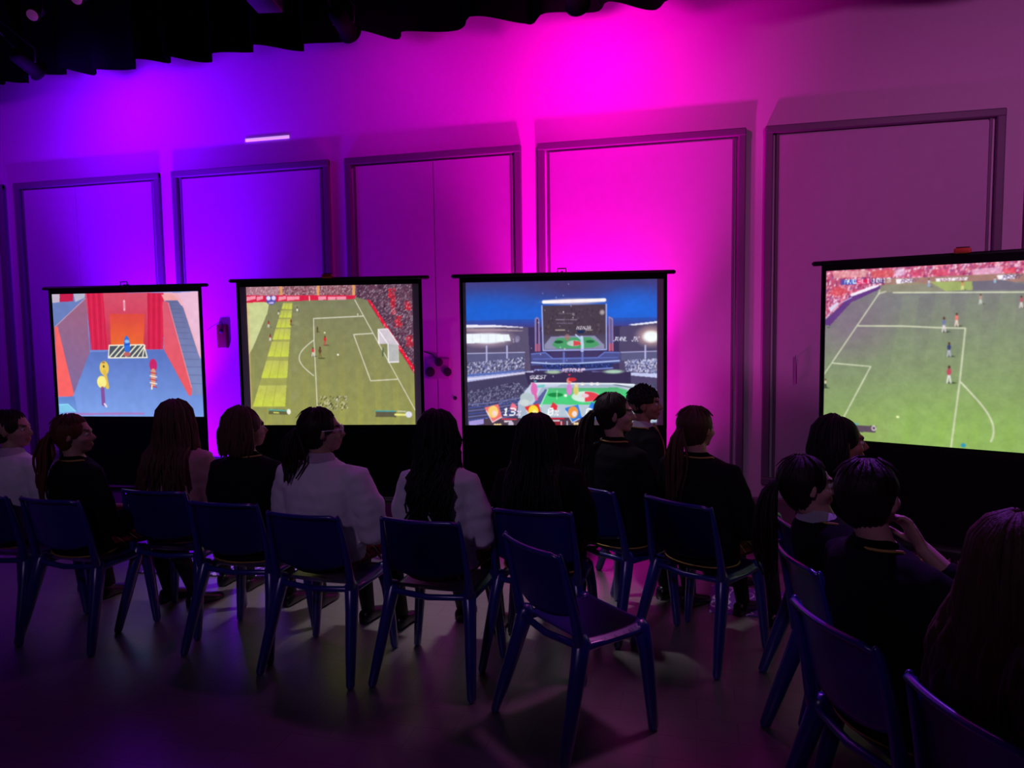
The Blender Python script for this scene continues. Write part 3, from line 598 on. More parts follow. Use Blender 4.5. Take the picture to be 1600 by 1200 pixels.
    # the score strip: plain tilted badges, not characters
    def badge(x, y, a, b, d):
        c.poly([(x-50, y-30), (x+30, y-50), (x+52, y+30), (x-5, y+62)], a); c.el((x, y-4), 30, 36, b); c.el((x+8, y+6), 15, 18, d); c.line([(x-40, y-10), (x-5, y+58), (x+50, y+28)], (.98, .90, .94), 1.8)
    c.poly([(360, 962), (1130, 962), (1130, 1020), (360, 1015)], (.30, .24, .30)); c.poly([(700, 880), (1090, 890), (1090, 960), (700, 950)], (.72, .78, .84))
    badge(415, 925, (.95, .45, .45), (.98, .82, .45), (.98, .85, .80)); badge(650, 925, (.88, .20, .22), (.98, .86, .25), (.99, .94, .55)); badge(885, 935, (.20, .50, .88), (.95, .60, .25), (.95, .88, .88))
    for x, co in ((532, (.95, .45, .55)), (770, (.90, .20, .25)), (1000, (.20, .50, .90))): c.poly([(x-22, 905), (x-5, 868), (x+22, 890), (x+18, 920)], co)
    c.text((472, 942), '13', 17, (1, 1, 1)); c.text((553, 944), '%', 11, (.98, .9, .95)); c.text((735, 945), '0', 16, (1, 1, 1)); c.text((776, 946), '%', 11, (1, .95, .95)); c.text((962, 950), '0', 16, (1, 1, 1)); c.text((1004, 950), '%', 11, (.95, .97, 1))
    for x0, x1, co in ((468, 548, (.85, .25, .35)), (700, 830, (.85, .12, .22)), (925, 1030, (.20, .40, .80))): c.line([(x0, 965), (x1, 968)], co, 3); c.poly([(x0+10, 975), (x1-25, 975), (x1-25, 984), (x0+10, 984)], (.85, .80, .84))
    for x in (425, 440, 455, 895, 910): c.el((x, 999), 8, 8, (.98, .86, .60))
    for x in (518, 1060): c.el((x, 995), 16, 16, (.78, .74, .82))
    c.poly([(700, 985), (830, 985), (830, 1015), (700, 1015)], (.55, .12, .18)); c.poly([(715, 985), (765, 985), (765, 1012), (715, 1012)], (.85, .86, .92))
    for x in (815, 850, 968, 990): c.line([(x, 985), (x, 1018)], (.85, .82, .9), 2.4)
    c.specks([(720, 170), (900, 170), (860, 700), (560, 760)], [(1, 1, 1), (.8, .85, 1)], 26, .9, 1.5, 1)
    noise2(c, .05, 7); return c.done(1)
def pic_football_far():
    c = Canvas([(172, 162), (1168, 128), (1168, 1117), (170, 1010)], uspan=.70, bg=(.5, .58, .42), seed=12)
    c.grad([(100, 100), (1700, 60), (1700, 1300), (100, 1200)], (.50, .50, .50), (.56, .70, .36), (600, 330), (740, 1040))
    c.el((300, 420), 260, 230, (.52, .44, .52), .75, .9); c.el((750, 980), 520, 260, (.60, .76, .36), .5, .9); c.el((380, 980), 260, 150, (.62, .70, .40), .5, .9)
    for k in range(5): c.poly([(560+k*165, 290), (640+k*165, 290), (560+k*180, 1150), (420+k*180, 1150)], (.60, .70, .48), .14)
    T = [(150, 100), (1700, 60), (1700, 230), (440, 238), (300, 290), (150, 420)]
    c.poly(T, (.78, .34, .48)); c.specks(T, [(.98, .80, .90), (.60, .18, .36), (.95, .55, .62), (.55, .30, .55), (1, .9, .95)], 1500, .9, 2.6, .8, .3)
    for x0, x1, co in ((200, 380, (.94, .66, .66)), (390, 520, (.88, .36, .36)), (590, 660, (.85, .28, .42)), (700, 790, (.88, .30, .42)), (900, 1060, (.96, .76, .88)), (1060, 1130, (.92, .26, .34)), (1200, 1330, (.9, .4, .5))): c.poly([(x0, 166), (x1, 160), (x1-10, 196), (x0+10, 200)], co, .7)
    c.el((235, 265), 60, 32, (.90, .30, .34), .75, .5); c.el((540, 175), 40, 30, (.95, .85, .98), .7, .6)
    c.poly([(460, 205), (1700, 180), (1700, 230), (460, 240)], (.66, .50, .46)); c.poly([(520, 208), (605, 208), (600, 228), (525, 232)], (.99, .97, 1)); c.poly([(720, 208), (885, 204), (878, 220), (725, 224)], (.97, .95, .97)); c.poly([(1030, 200), (1125, 198), (1120, 220), (1040, 224)], (.99, .97, 1))
    c.text((548, 228), 'ASHY', 7, (.5, .35, .5), .3); c.text((1062, 220), 'ASHY', 7, (.35, .25, .45), .3); c.text((745, 222), 'EAST SPA', 5, (.6, .4, .5), .3)
    c.poly([(150, 420), (185, 395), (290, 290), (440, 240), (470, 232), (430, 262), (300, 320), (190, 440)], (.40, .24, .52)); c.poly([(292, 280), (400, 240), (440, 234), (430, 246), (300, 292)], (.97, .93, .98)); c.poly([(190, 345), (232, 316), (236, 332), (194, 368)], (.90, .86, .97))
    c.line([(175, 395), (230, 330), (300, 296)], (.85, .8, .95), 1.4)
    c.poly([(240, 205), (310, 205), (310, 232), (240, 232)], (.45, .30, .62)); c.poly([(258, 208), (322, 208), (322, 230), (258, 230)], (.22, .30, .74)); c.poly([(324, 208), (392, 206), (392, 229), (324, 230)], (.90, .16, .38)); c.poly([(392, 206), (460, 204), (460, 228), (392, 229)], (.34, .20, .46))
    c.text((264, 226), 'AVL', 8, (.9, .95, 1), 0); c.text((312, 226), '1', 8, (.9, .95, 1), 0); c.text((330, 226), '3', 8, (1, .8, .9), 0); c.text((352, 226), 'LIV', 8, (1, .8, .9), 0); c.text((402, 225), '10:13', 8, (.97, .95, 1), 0)
    c.poly([(440, 238), (620, 225), (760, 250), (820, 275), (440, 275)], (.60, .58, .48), .7); c.poly([(690, 225), (905, 228), (912, 272), (770, 272)], (.64, .70, .42)); c.poly([(905, 228), (1060, 222), (1180, 250), (1180, 275), (912, 272)], (.46, .44, .50))
    W_ = (.84, .86, .74)
    c.line([(510, 276), (1700, 296)], W_, 2.2); c.line([(438, 278), (170, 680)], W_, 1.8); c.line([(440, 262), (436, 280), (470, 270)], W_, 2.6, .7)
    c.line([(338, 440), (560, 446), (740, 458), (880, 464), (860, 740), (826, 1080)], W_, 2.2); c.line([(212, 626), (404, 648), (262, 925)], W_, 2)
    c.line([(864+180*math.sin(PI*t/14*.72), 738+t*31-t*t*.4) for t in range(13)], W_, 2.4)
    for x, y, h_, s_, sh in ((770, 480, 75, (.45, .48, .62), (.9, .85, .88)), (834, 452, 66, (.92, .50, .45), (.95, .85, .8)), (800, 606, 72, (.22, .26, .45), (.75, .75, .85)), (804, 742, 88, (.75, .30, .38), (.95, .93, .97)), (952, 342, 50, (.75, .60, .58), (.8, .82, .78)), (1160, 365, 60, (.75, .35, .40), (.9, .85, .85)), (688, 250, 40, (.8, .82, .92), (.6, .65, .8)), (858, 268, 44, (.90, .60, .42), (.9, .9, .6)), (1022, 235, 26, (.8, .8, .9), (.6, .75, .85)), (176, 752, 46, (.80, .80, .66), (.2, .25, .2)), (186, 445, 14, (.9, .9, .9), (.3, .4, .3)), (1300, 520, 66, (.3, .35, .5), (.85, .85, .9))): c.person(x, y, h_, s_, sh)
    c.el((548, 911), 8, 6, (.92, .98, .70)); c.el((890, 1068), 13, 11, (.20, .60, .72)); c.poly([(160, 938), (440, 955), (436, 988), (160, 975)], (.36, .30, .36)); c.line([(165, 932), (345, 942)], (.35, .68, .80), 2.4); c.el((427, 966), 12, 14, (.90, .86, .86)); c.el((427, 966), 7, 8, (.35, .3, .35))
    noise2(c, .08, 9); noise2(c, .05, 3); return c.done(1)

def picture_mesh(im, wd, ht):
    me = bpy.data.meshes.new('picture'); xs = np.linspace(-wd/2, wd/2, PW); zs = np.linspace(ht/2, -ht/2, PH)
    co = np.zeros((PH, PW, 3)); co[..., 0] = xs[None]; co[..., 2] = zs[:, None]
    idx = np.arange(PW*PH).reshape(PH, PW); q = np.stack([idx[:-1, :-1], idx[1:, :-1], idx[1:, 1:], idx[:-1, 1:]], -1).reshape(-1, 4)
    me.vertices.add(PW*PH); me.vertices.foreach_set('co', co.ravel()); me.loops.add(q.size); me.loops.foreach_set('vertex_index', q.ravel().astype(np.int32))
    me.polygons.add(len(q)); me.polygons.foreach_set('loop_start', np.arange(0, q.size, 4, dtype=np.int32)); me.update(calc_edges=True)
    a = me.color_attributes.new('Col', 'FLOAT_COLOR', 'POINT'); a.data.foreach_set('color', np.concatenate([im.reshape(-1, 3), np.ones((PW*PH, 1))], 1).ravel().astype(np.float32))
    me.materials.append(M['projection']); return me

# ------------------------------------------------------------ tripod projection screens
def screen(L, R, zt, pic, label, catch=None, margins=(.012, .012), zb=None, wide=None):
    """L, R: floor positions of the picture's left and right edge; zt: picture top"""
    K = .95; L = Vector((*L, 0))*K; R = Vector((*R, 0))*K; zt = 1.6+(zt-1.6)*K; zb = 1.6+((zb or zt-1.0)-1.6)*K; wide = wide and wide*K
    wd = (R-L).length
    if wide: R = L+(R-L).normalized()*wide; wd = wide
    ht = zt-zb; c = (L+R)/2; ang = math.atan2(R.y-L.y, R.x-L.x)
    t = thing('projection_screen', label, 'projection screen', c, ang, 'tripod projection screens')
    ml, mr = margins; x0, x1 = -wd/2-ml-.022, wd/2+mr+.022; cx = (x0+x1)/2; w_ = x1-x0
    p = bpy.data.objects.new('projected_picture', picture_mesh(pic, wd, ht)); C.objects.link(p); p.parent = t; p.location = (0, -.006, (zt+zb)/2)
    bm = box(nb(), ((x0+x1)/2, 0, (zt+zb)/2), (w_-.044, .004, ht+.004)); obj('screen_cloth', bm, M['margin'], t, False)
    bm = nb()
    box(bm, (x0+.011, -.004, (zt+zb)/2), (.022, .008, ht+.06)); box(bm, (x1-.011, -.004, (zt+zb)/2), (.022, .008, ht+.06)); box(bm, (cx, -.004, zt+.018), (w_, .008, .032))
    obj('black_border', bm, M['black'], t, False)
    bm = nb(); n = 24; rings = []
    for k in range(9):
        z = zb-(zb-.40)*k/8; rings.append([Vector((x0+w_*i/n, .004*math.sin(i*.9+k*.4)*(k/8), z)) for i in range(n+1)])
    vs = [[bm.verts.new(v) for v in r] for r in rings]
    for a, b in zip(vs, vs[1:]):
        for i in range(n): bm.faces.new((a[i], a[i+1], b[i+1], b[i]))
    bmesh.ops.solidify(bm, geom=bm.faces[:], thickness=.003); obj('black_drop', bm, M['black'], t)
    bm = nb(); tube(bm, [(x0-.045, 0, zt+.045), (x1+.045, 0, zt+.045)], .014, 12); obj('top_bar', bm, M['metal'], t)
    bm = nb(); tube(bm, [(x0-.03, .01, .375), (x1+.03, .01, .375)], .035, 16)
    for x in (x0-.03, x1+.03): tube(bm, [(x-.012, .01, .375), (x+.012, .01, .375)], .041, 16)
    obj('case', bm, M['metal'], t)
    bm = nb(); tube(bm, [(cx-.028, 0, zt+.05), (cx-.028, 0, zt+.083), (cx+.028, 0, zt+.083), (cx+.028, 0, zt+.05)], .0045, 8); obj('hanging_loop', bm, M['metal'], t)
    if catch:
        bm = nb(); box(bm, (cx, -.01, zt+.066), (.075, .04, .028), bev=.008); o = obj('hook_catch', bm, M['orange'], t); o['label'] = 'orange hook catch'
    bm = nb(); tube(bm, [(cx, .05, .12), (cx, .05, zt+.06)], [.016, .012], 12); tube(bm, [(cx, .05, zt+.055), (cx, 0, zt+.055)], .01, 8); obj('pole', bm, M['metal'], t)
    for k in range(3):
        a = PI/2+k*2*PI/3; bm = nb(); tube(bm, [(cx, .05, .36), (cx+math.cos(a)*.2, .05+math.sin(a)*.2, .20), (cx+math.cos(a)*.42, .05+math.sin(a)*.42, .012)], .010, 8); obj('leg', bm, M['metal'], t)
    return t
screen((-5.12, 4.94), (-3.85, 5.08), 1.91, pic_corridor(), 'tripod screen farthest left, showing a blue floored game corridor with red curtains', margins=(.006, .006), zb=.91)
screen((-3.26, 4.85), (-2.03, 5.06), 1.915, pic_football_near(), 'tripod screen second from left, football game with white goal and grey side margins', catch=True, margins=(.05, .045), zb=.885)
screen((-1.63, 5.09), (-.29, 5.29), 1.915, pic_stadium(), 'tripod screen showing a blue night stadium fighting game with percent scores', margins=(.022, .045), zb=.885)
screen((.735, 4.758), (1.622, 4.371), 1.90, pic_football_far(), 'largest looking tripod screen at the right edge, football game on a pale green pitch', catch=True, margins=(.004, .01), wide=1.383, zb=.90)

# printed mats lying on the floor before the screens
def floor_mat_obj(x, y, a, sx, sy, label):
    bm = nb(); box(bm, (0, 0, .006), (sx, sy, .012), bev=.004)
    o = obj('printed_floor_mat', bm, M['mat'], smooth=False); o.location = (x, y, 0); o.rotation_euler.z = a; tag(o, label, 'floor mat', 'purple printed floor mats')
floor_mat_obj(-3.12, 4.22, .1, 1.1, .34, 'purple printed mat on the floor before the two left screens')
floor_mat_obj(.52, 4.30, -.05, .9, .42, 'purple printed mat with white squiggles between the magenta wall and the right-hand audience')
floor_mat_obj(1.62, 4.95, -.4, .8, .4, 'purple printed mat under the screen at the right edge')

# ------------------------------------------------------------ blue one-piece school chairs (sitter faces local +Y, seat top .44)
def make_chair():
    root = thing('school_chair', '', 'chair')
    # seat: dished shell with turned-down front
    def shell(f, nu, nv, th):
        bm = nb(); g = [[bm.verts.new(f(i/nu, j/nv)) for i in range(nu+1)] for j in range(nv+1)]
        for j in range(nv):
            for i in range(nu): bm.faces.new((g[j][i], g[j][i+1], g[j+1][i+1], g[j+1][i]))
        bmesh.ops.solidify(bm, geom=bm.faces[:], thickness=th); return bm
    def fs(u, v):
        s = 2*u-1; y = -.20+.39*v; w_ = .188+.016*math.sin(PI*v); z = .436-.006*(1-v)-.022*(1-s*s)*math.sin(PI*min(1, v*1.05))
        e = max(0, v-.86)/.14; z -= .03*e*e; y -= .006*e*e
        r = max(0, .12-v)/.12; z += .030*r*r
        q = max(0, abs(s)-.9)/.1; z -= .02*q*q
        return Vector((s*w_, y, z))
    obj('seat', shell(fs, 28, 26, .006), M['chair'], root)
    def fb(u, v):
        s = 2*u-1; z = .535+.245*v-.035*(1-v)*(1-s*s)*1.0; w_ = .196-.012*v
        y = -.196-.062*v-.03*(1-s*s)
        e = max(0, v-.93)/.07; y -= .012*e; z -= .006*e*e
        q = max(0, abs(s)-.92)/.08; y += .016*q
        x = s*w_
        if v > .8: z -= .012*max(0, abs(s)-.85)/.15*(v-.8)/.2
        return Vector((x, y, z))
    b = obj('backrest', shell(fb, 28, 16, .007), M['chair'], root)
    bm = nb(); P = [fb(i/28, 1)+Vector((0, -.004, -.004)) for i in range(29)]; tube(bm, P, .0095, 10)
    obj('rolled_rim', bm, M['chair'], b)
    for s in (-1, 1):   # upright from backrest down to the seat side
        bm = nb(); tube(bm, [(s*.184, -.262, .768), (s*.19, -.240, .68), (s*.195, -.214, .57), (s*.197, -.196, .48), (s*.196, -.185, .425)], [.010, .014, .018, .022, .025], 12, flat=.75); obj('upright', bm, M['chair'], root)
        bm = nb(); tube(bm, [(s*.185, -.165, .425), (s*.20, -.195, .32), (s*.222, -.25, .14), (s*.238, -.288, .014)], [.038, .034, .029, .023], 12, flat=.8); obj('leg', bm, M['chair'], root)
        bm = nb(); tube(bm, [(s*.180, .135, .412), (s*.198, .145, .32), (s*.216, .152, .14), (s*.228, .156, .014)], [.037, .032, .027, .022], 12, flat=.8); obj('leg', bm, M['chair'], root)
        bm = nb(); tube(bm, [(s*.186, -.16, .405), (s*.188, 0, .400), (s*.183, .13, .405)], [.026, .018, .026], 10, flat=.7); obj('side_rail', bm, M['chair'], root)
    bm = nb(); tube(bm, [(-.18, -.185, .415), (0, -.20, .405), (.18, -.185, .415)], .014, 10); obj('rear_rail', bm, M['chair'], root)
    return root
CH = [  # seat x, y, facing degrees, label
    (-3.60, 3.20, 0, 'blue school chair at the left edge under the person in a white shirt'),
    (-3.13, 3.20, -3, 'blue school chair under the person with the auburn ponytail, second from left'),
    (-2.76, 3.46, 2, 'blue school chair under the person with very long brown hair at the left'),
    (-2.22, 3.30, 0, 'blue school chair under the person with bobbed hair'),
    (-1.71, 3.18, -4, 'blue school chair under the person in white shirt and glasses'),
    (-1.15, 3.19, -4, 'blue school chair under the person with long curly black hair'),
    (-.72, 3.44, -2, 'blue school chair under the long haired person in black before the stadium screen'),
    (-.38, 3.92, -40, 'blue school chair under the ponytailed person before the stadium screen edge'),
    (-.28, 4.56, -72, 'blue school chair hidden under the short haired person seen in profile'),
    (.05, 3.70, -34, 'blue school chair under the ponytailed person in front of the magenta wall'),
    (.63, 3.28, -76, 'blue school chair under the dark haired person nearest the rightmost screen'),
    (.60, 2.80, -76, 'blue school chair under the person with a white collar, ear showing'),
    (.60, 2.26, -65, 'blue school chair with purple lit rim under the person with hand at mouth'),
    (.80, 1.80, -66, 'nearest blue school chair, at the lower right corner'),
    (-.44, 2.88, -43, 'empty blue school chair with its seat lit magenta'),
]
CH0 = make_chair()
for i, (x, y, a, lb) in enumerate(CH):
    o = CH0 if i == 0 else copy_tree(CH0)
    o.location = (x, y, 0); o.rotation_euler.z = math.radians(a); o['label'] = lb; o['group'] = 'blue school chairs'

# ------------------------------------------------------------ people
def hand(bm, wr, d, up, side, curl=.5, s=1.0):
    """wr wrist point, d direction of the fingers, up the back of the hand, side +1 puts the thumb on +cross side"""
    d = Vector(d).normalized(); up = Vector(up); up = (up-d*up.dot(d)).normalized(); lat = d.cross(up)*side; wr = Vector(wr)
    pts = [wr, wr+d*.03*s, wr+d*.06*s, wr+d*.083*s]
    fr = []
    for p, hw, ht in zip(pts, (.022, .032, .037, .036), (.016, .015, .013, .010)):
        fr.append([p+lat*hw*s*math.cos(2*PI*i/14)+up*ht*s*math.sin(2*PI*i/14) for i in range(14)])
    ring_loft(bm, fr)
    for k, (off, ln) in enumerate(((.029, .068), (.010, .076), (-.010, .071), (-.029, .055))):
        p = wr+d*.078*s+lat*off*s; q = [p]; a = 0
        for j, f in enumerate((.45, .30, .25)):
            a += curl*(.55+.25*j)+k*.03; dd = d*math.cos(a)-up*math.sin(a)+lat*off*.9; q.append(q[-1]+dd.normalized()*ln*f*s)
        tube(bm, q, [.0088*s, .0082*s, .0078*s, .0066*s], 8)
    p = wr+d*.022*s+lat*.022*s
    q = [p, p+(d*.6+lat*.75-up*.25).normalized()*.030*s, p+(d*.8+lat*.6-up*.35).normalized()*.056*s, p+(d*.95+lat*.42-up*.45).normalized()*.078*s]
    tube(bm, q, [.012*s, .0100*s, .0092*s, .0072*s], 8)

def person(x, y, rz, top_h, label, seed=1, head_yaw=0, lean=0, hoff=0, side=0, hair='pony', hcol='dark', wear='blazer', legs='skirt', build=1.0,
           skin=(.42, .24, .18), voxel=.009, collar=0, raise_hand=False, specs=False, tie=False, feet=.46, hl=.35, tilt=0, stretch=None):
    rnd = random.Random(seed); a = math.radians(rz)
    t = thing('person', label, 'person', (x, y, 0), a, 'seated audience')
    S = (top_h-.44)/.80; zz = lambda h: .44+h*S            # h: height over the seat for an .80 m sitting height
    ty = lambda h: -.055+lean*h+hoff*(h/.7)**2             # the spine leans
    tx = lambda h: side*(h/.7)**1.5
    HC = Vector((tx(.695), ty(.695)+.012, zz(.695))); hs = .97*S**.4
    RH = Matrix.Rotation(math.radians(head_yaw), 3, 'Z') @ Matrix.Rotation(math.radians(tilt), 3, 'X')
    hp = lambda p: HC+RH @ (Vector(p)*hs)
    bw = build
    TR = [(.02, .150, .115), (.09, .158, .118), (.20, .138*bw, .105*bw), (.34, .148*bw, .108*bw), (.43, .158*bw, .104*bw), (.488, .150, .088), (.53, .105, .068), (.56, .062, .055)]
    # skeleton points for limbs
    SH = {s: Vector((s*.150*bw+tx(.44), ty(.44), zz(.478))) for s in (-1, 1)}
    EL = {s: Vector((s*(.215*bw+.0)+tx(.2)*.6, ty(.2)+.05, zz(.195))) for s in (-1, 1)}
    WR = {s: Vector((s*.085, .20+rnd.uniform(-.02, .03), .615)) for s in (-1, 1)}
    if raise_hand:
        EL[1] = Vector((.20, .20, zz(.27))); WR[1] = hp((.085, .135, -.165))
    HP = {s: Vector((s*.082, -.05, .525)) for s in (-1, 1)}; KN = {s: Vector((s*(.088+.01*rnd.random()), .36, .505)) for s in (-1, 1)}
    AN = {s: Vector((s*(.085+.04*rnd.random()), feet+rnd.uniform(-.07, .05), .085)) for s in (-1, 1)}
    # ---- body, one continuous surface
    bm = nb(); loftz(bm, [(tx(h), ty(h), zz(h), rx, ry) for h, rx, ry in TR])
    neck = [Vector((tx(.5), ty(.5)-.005, zz(.5))), Vector((tx(.57), ty(.57), zz(.575))), hp((0, -.022, -.06))]
    tube(bm, neck, [.060, .047, .046], 16)
    ell(bm, hp((0, -.014, .018)), (.073*hs, .092*hs, .085*hs), None); 
    hr = Euler((math.radians(tilt), 0, math.radians(head_yaw)))
    def hell(p, r, rr=(0, 0, 0)):
        t_ = bmesh.new(); bmesh.ops.create_uvsphere(t_, u_segments=16, v_segments=12, radius=1)
        bmesh.ops.scale(t_, vec=r, verts=t_.verts); bmesh.ops.rotate(t_, cent=(0, 0, 0), matrix=Euler(rr).to_matrix(), verts=t_.verts); bmesh.ops.translate(t_, vec=p, verts=t_.verts)
        for v in t_.verts: v.co = hp(v.co)
        me = bpy.data.meshes.new('t'); t_.to_mesh(me); t_.free(); bm.from_mesh(me); bpy.data.meshes.remove(me)
    ell(bm, hp((0, -.014, .018)), (.06, .06, .06))
    hell((0, -.014, .018), (.074, .093, .086)); hell((0, .026, -.028), (.058, .064, .074)); hell((0, .062, -.083), (.024, .024, .020)); hell((0, .03, -.07), (.045, .05, .03))
    hell((0, .076, .020), (.040, .016, .012)); hell((0, .084, -.056), (.022, .014, .006)); hell((0, .083, -.066), (.020, .013, .006))
    for s in (-1, 1): hell((s*.034, .052, -.028), (.026, .03, .026)); hell((s*.077, -.006, -.012), (.007, .019, .030), (0, 0, s*-.35))
    tube(bm, [hp((0, .080, .016)), hp((0, .094, -.006)), hp((0, .108, -.026)), hp((0, .098, -.034))], [.007, .008, .0105, .009], 10)
    for s in (-1, 1):
        tube(bm, [SH[s]+Vector((-s*.05, 0, 0)), SH[s], (SH[s]+EL[s])/2+Vector((s*.008, 0, 0)), EL[s], (EL[s]*.6+WR[s]*.4), WR[s]], [.045, .045*bw, .040*bw, .034*bw, .033, .0225], 14)
        dv = (WR[s]-EL[s]).normalized()
        if raise_hand and s == 1: hand(bm, WR[s], hp((.012, .115, -.05))-WR[s], Vector((.3, 1, 0)) if False else RH @ Vector((.6, .8, 0)), 1, .75, .98)
        else: hand(bm, WR[s], Vector((-s*.45, .8, -.10)), (0, .1, 1), -s, .35, .95)
        tube(bm, [HP[s], (HP[s]+KN[s])/2, KN[s]], [.078, .068, .052], 16); tube(bm, [KN[s], KN[s]*.62+AN[s]*.38+Vector((0, -.012, 0)), AN[s]], [.052, .046, .032], 14)
        tube(bm, [AN[s], AN[s]+Vector((0, -.02, -.045)), AN[s]+Vector((0, .07, -.055)), AN[s]+Vector((0, .13, -.062))], [.032, .028, .026, .018], 12)
    me = bake(bm, voxel, 2)
    ca = me.color_attributes.new('Col', 'FLOAT_COLOR', 'POINT'); lip = hp((0, .09, -.061)); inv = RH.transposed()
    for i, v in enumerate(me.vertices):
        q = (inv @ (v.co-HC))/hs; col = skin
        if abs(q.x) < .024 and q.y > .08 and -.070 < q.z < -.050: col = (skin[0]*.85, skin[1]*.5, skin[2]*.5)
        for s in (-1, 1):
            if abs(q.x-s*.03) < .016 and q.y > .06 and .016 < q.z < .026: col = (.03, .02, .015)
        ca.data[i].color = (*col, 1)
    obj('body', me, M['skin'], t)
    for s in (-1, 1):
        bm = nb(); ell(bm, hp((s*.029, .0725, -.001)), (.0105, .0105, .0105), seg=12); e = obj('eye', bm, M['eye'], t)
        bm = nb(); ell(bm, hp((s*.029, .0800, -.001)), (.005, .005, .005), seg=10); obj('iris', bm, M['rubber'], e)
    # ---- top
    off = {'blazer': .017, 'shirt': .016, 'blush': .015}[wear]; full = {'blazer': 1, 'shirt': 1.18, 'blush': 1}[wear]
    bm = nb(); hem = -.0
    rr = ([(hem, .165, .125)] if wear == 'blazer' else [])+[(.07, .172, .128), (.14, .158*bw, .118*bw)]+[(h, rx, ry) for h, rx, ry in TR[2:7]]
    loftz(bm, [(tx(h), ty(h), max(zz(h), .452), rx+off, ry+off) for h, rx, ry in rr]+[(tx(.545), ty(.545), zz(.548), .082, .066), (tx(.56), ty(.56), zz(.562), .066, .058)], 32)
    for s in (-1, 1):
        e2 = EL[s]*.25+WR[s]*.75 if wear != 'shirt' else EL[s]*.75+WR[s]*.25
        sl = [SH[s]+Vector((-s*.06, 0, .004)), SH[s]+Vector((s*.006, 0, 0)), (SH[s]+EL[s])/2+Vector((s*.018, -.005, 0)), EL[s]+Vector((0, -.01, 0)), (EL[s]+e2)/2, e2]
        tube(bm, sl, [.06, .060*bw, .058*bw*full, .052*bw*full, .050*full, .046 if wear == 'shirt' else .038], 16)
    me = bake(bm, .0105, 2, wrinkle=.006 if wear != 'blazer' else .004, wscale=14, seed=seed)
    nm, mt = {'blazer': ('blazer', M['blazer']), 'shirt': ('shirt', M['white_shirt']), 'blush': ('blouse', M['pink_lit_shirt'])}[wear]
    topo = obj(nm, me, mt, t)
    # collar
    bm = nb(); n = 26; inner = []; outer = []; up_ = []
    ch = .020 if (collar or wear != 'blazer') else .004
    for i in range(n+1):
        u = 2*PI*i/n; c_, s_ = math.sin(u), math.cos(u); front = max(0, s_)
        ctr = Vector((tx(.57), ty(.57), zz(.572)))
        up_.append(bm.verts.new(ctr+Vector((c_*.056, s_*.056, ch-.022*front)))); outer.append(bm.verts.new(ctr+Vector((c_*.076, s_*.076, -.020-.016*front))))
    for i in range(n): bm.faces.new((up_[i], up_[i+1], outer[i+1], outer[i]))
    bmesh.ops.solidify(bm, geom=bm.faces[:], thickness=.004); obj('collar', bm, M['pink_lit_shirt'] if wear == 'blush' else M['white_shirt'] if (collar or wear == 'shirt') else M['blazer'], t)
    if wear == 'blazer':
        P = []
        for i in range(23):
            u = math.radians(-150+300*i/22)+PI; c_, s_ = math.sin(u), math.cos(u); fr = max(0, s_)
            P.append(Vector((tx(.5)+c_*.082, ty(.5)+s_*.072, zz(.566)-.012-.09*fr**1.5)))
        bm = nb(); tube(bm, P, .0045, 8); o = obj('neck_braid', bm, M['gold'], t); o['label'] = 'gold braid at the neck'
        P = [Vector((math.sin(u)*.190, ty(0)+math.cos(u)*.146, .458)) for u in [2*PI*i/32 for i in range(33)] if math.cos(u) < .75]
        if legs == 'skirt':
            P = sorted(P, key=lambda p: math.atan2(p.x, -p.y)); bm = nb(); tube(bm, P, .004, 6); o = obj('hem_braid', bm, M['gold'], t); o['label'] = 'gold braid along the hem'
    if tie:
        bm = nb(); tube(bm, [Vector((tx(.5), ty(.5)+.07, zz(.56))), Vector((tx(.45), ty(.42)+.115, zz(.45))), Vector((0, ty(.3)+.132, zz(.3)))], [.012, .016, .024], 8, flat=1); obj('tie', bm, M['tie'], t)
    # ---- lower half
    if legs == 'skirt':
        bm = nb(); R = []
        for k in range(15):
            v = k/14; yy = -.165+.57*v; wv = .162+.028*v; zc = .522-.006*v; hz = .074-.004*v; q = []
            if v < .1: wv *= .8+2*v; hz *= .75+2.5*v
            for i in range(64):
                u = 2*PI*i/64; c_, s_ = math.cos(u), math.sin(u); pl = .005*math.copysign(1, math.sin(u*16))*v
                zt = zc+(hz+pl)*math.copysign(abs(s_)**.75, s_); 
                if s_ > 0: zt -= .018*(1-abs(c_))*v
                q.append(Vector(((wv+pl)*math.copysign(abs(c_)**.75, c_), yy, max(zt, .450))))
            R.append(q)
        ring_loft(bm, R); obj('skirt', bm, M['tartan'], t)
        sk = M['sock'] if seed % 3 else M['grey_sock']
        for s in (-1, 1):
            bm = nb(); tube(bm, [KN[s]*.85+AN[s]*.15, KN[s]*.62+AN[s]*.38+Vector((0, -.012, 0)), AN[s]+Vector((0, -.005, -.01))], [.052, .051, .037], 16, ends=False); obj('sock', bm, sk, t)
    else:
        bm = nb(); loftz(bm, [(0, -.055, .454, .15, .115), (0, -.055, .50, .165, .125), (0, -.055, .56, .165, .125)])
        for s in (-1, 1):
            tube(bm, [HP[s], (HP[s]+KN[s])/2, KN[s]+Vector((0, .008, 0))], [.083, .075, .062], 16); tube(bm, [KN[s], (KN[s]+AN[s])/2, AN[s]+Vector((0, 0, .01))], [.060, .056, .050], 16)
        obj('trousers', bake(bm, .01, 3, .004, 12, seed), M['trouser'], t)
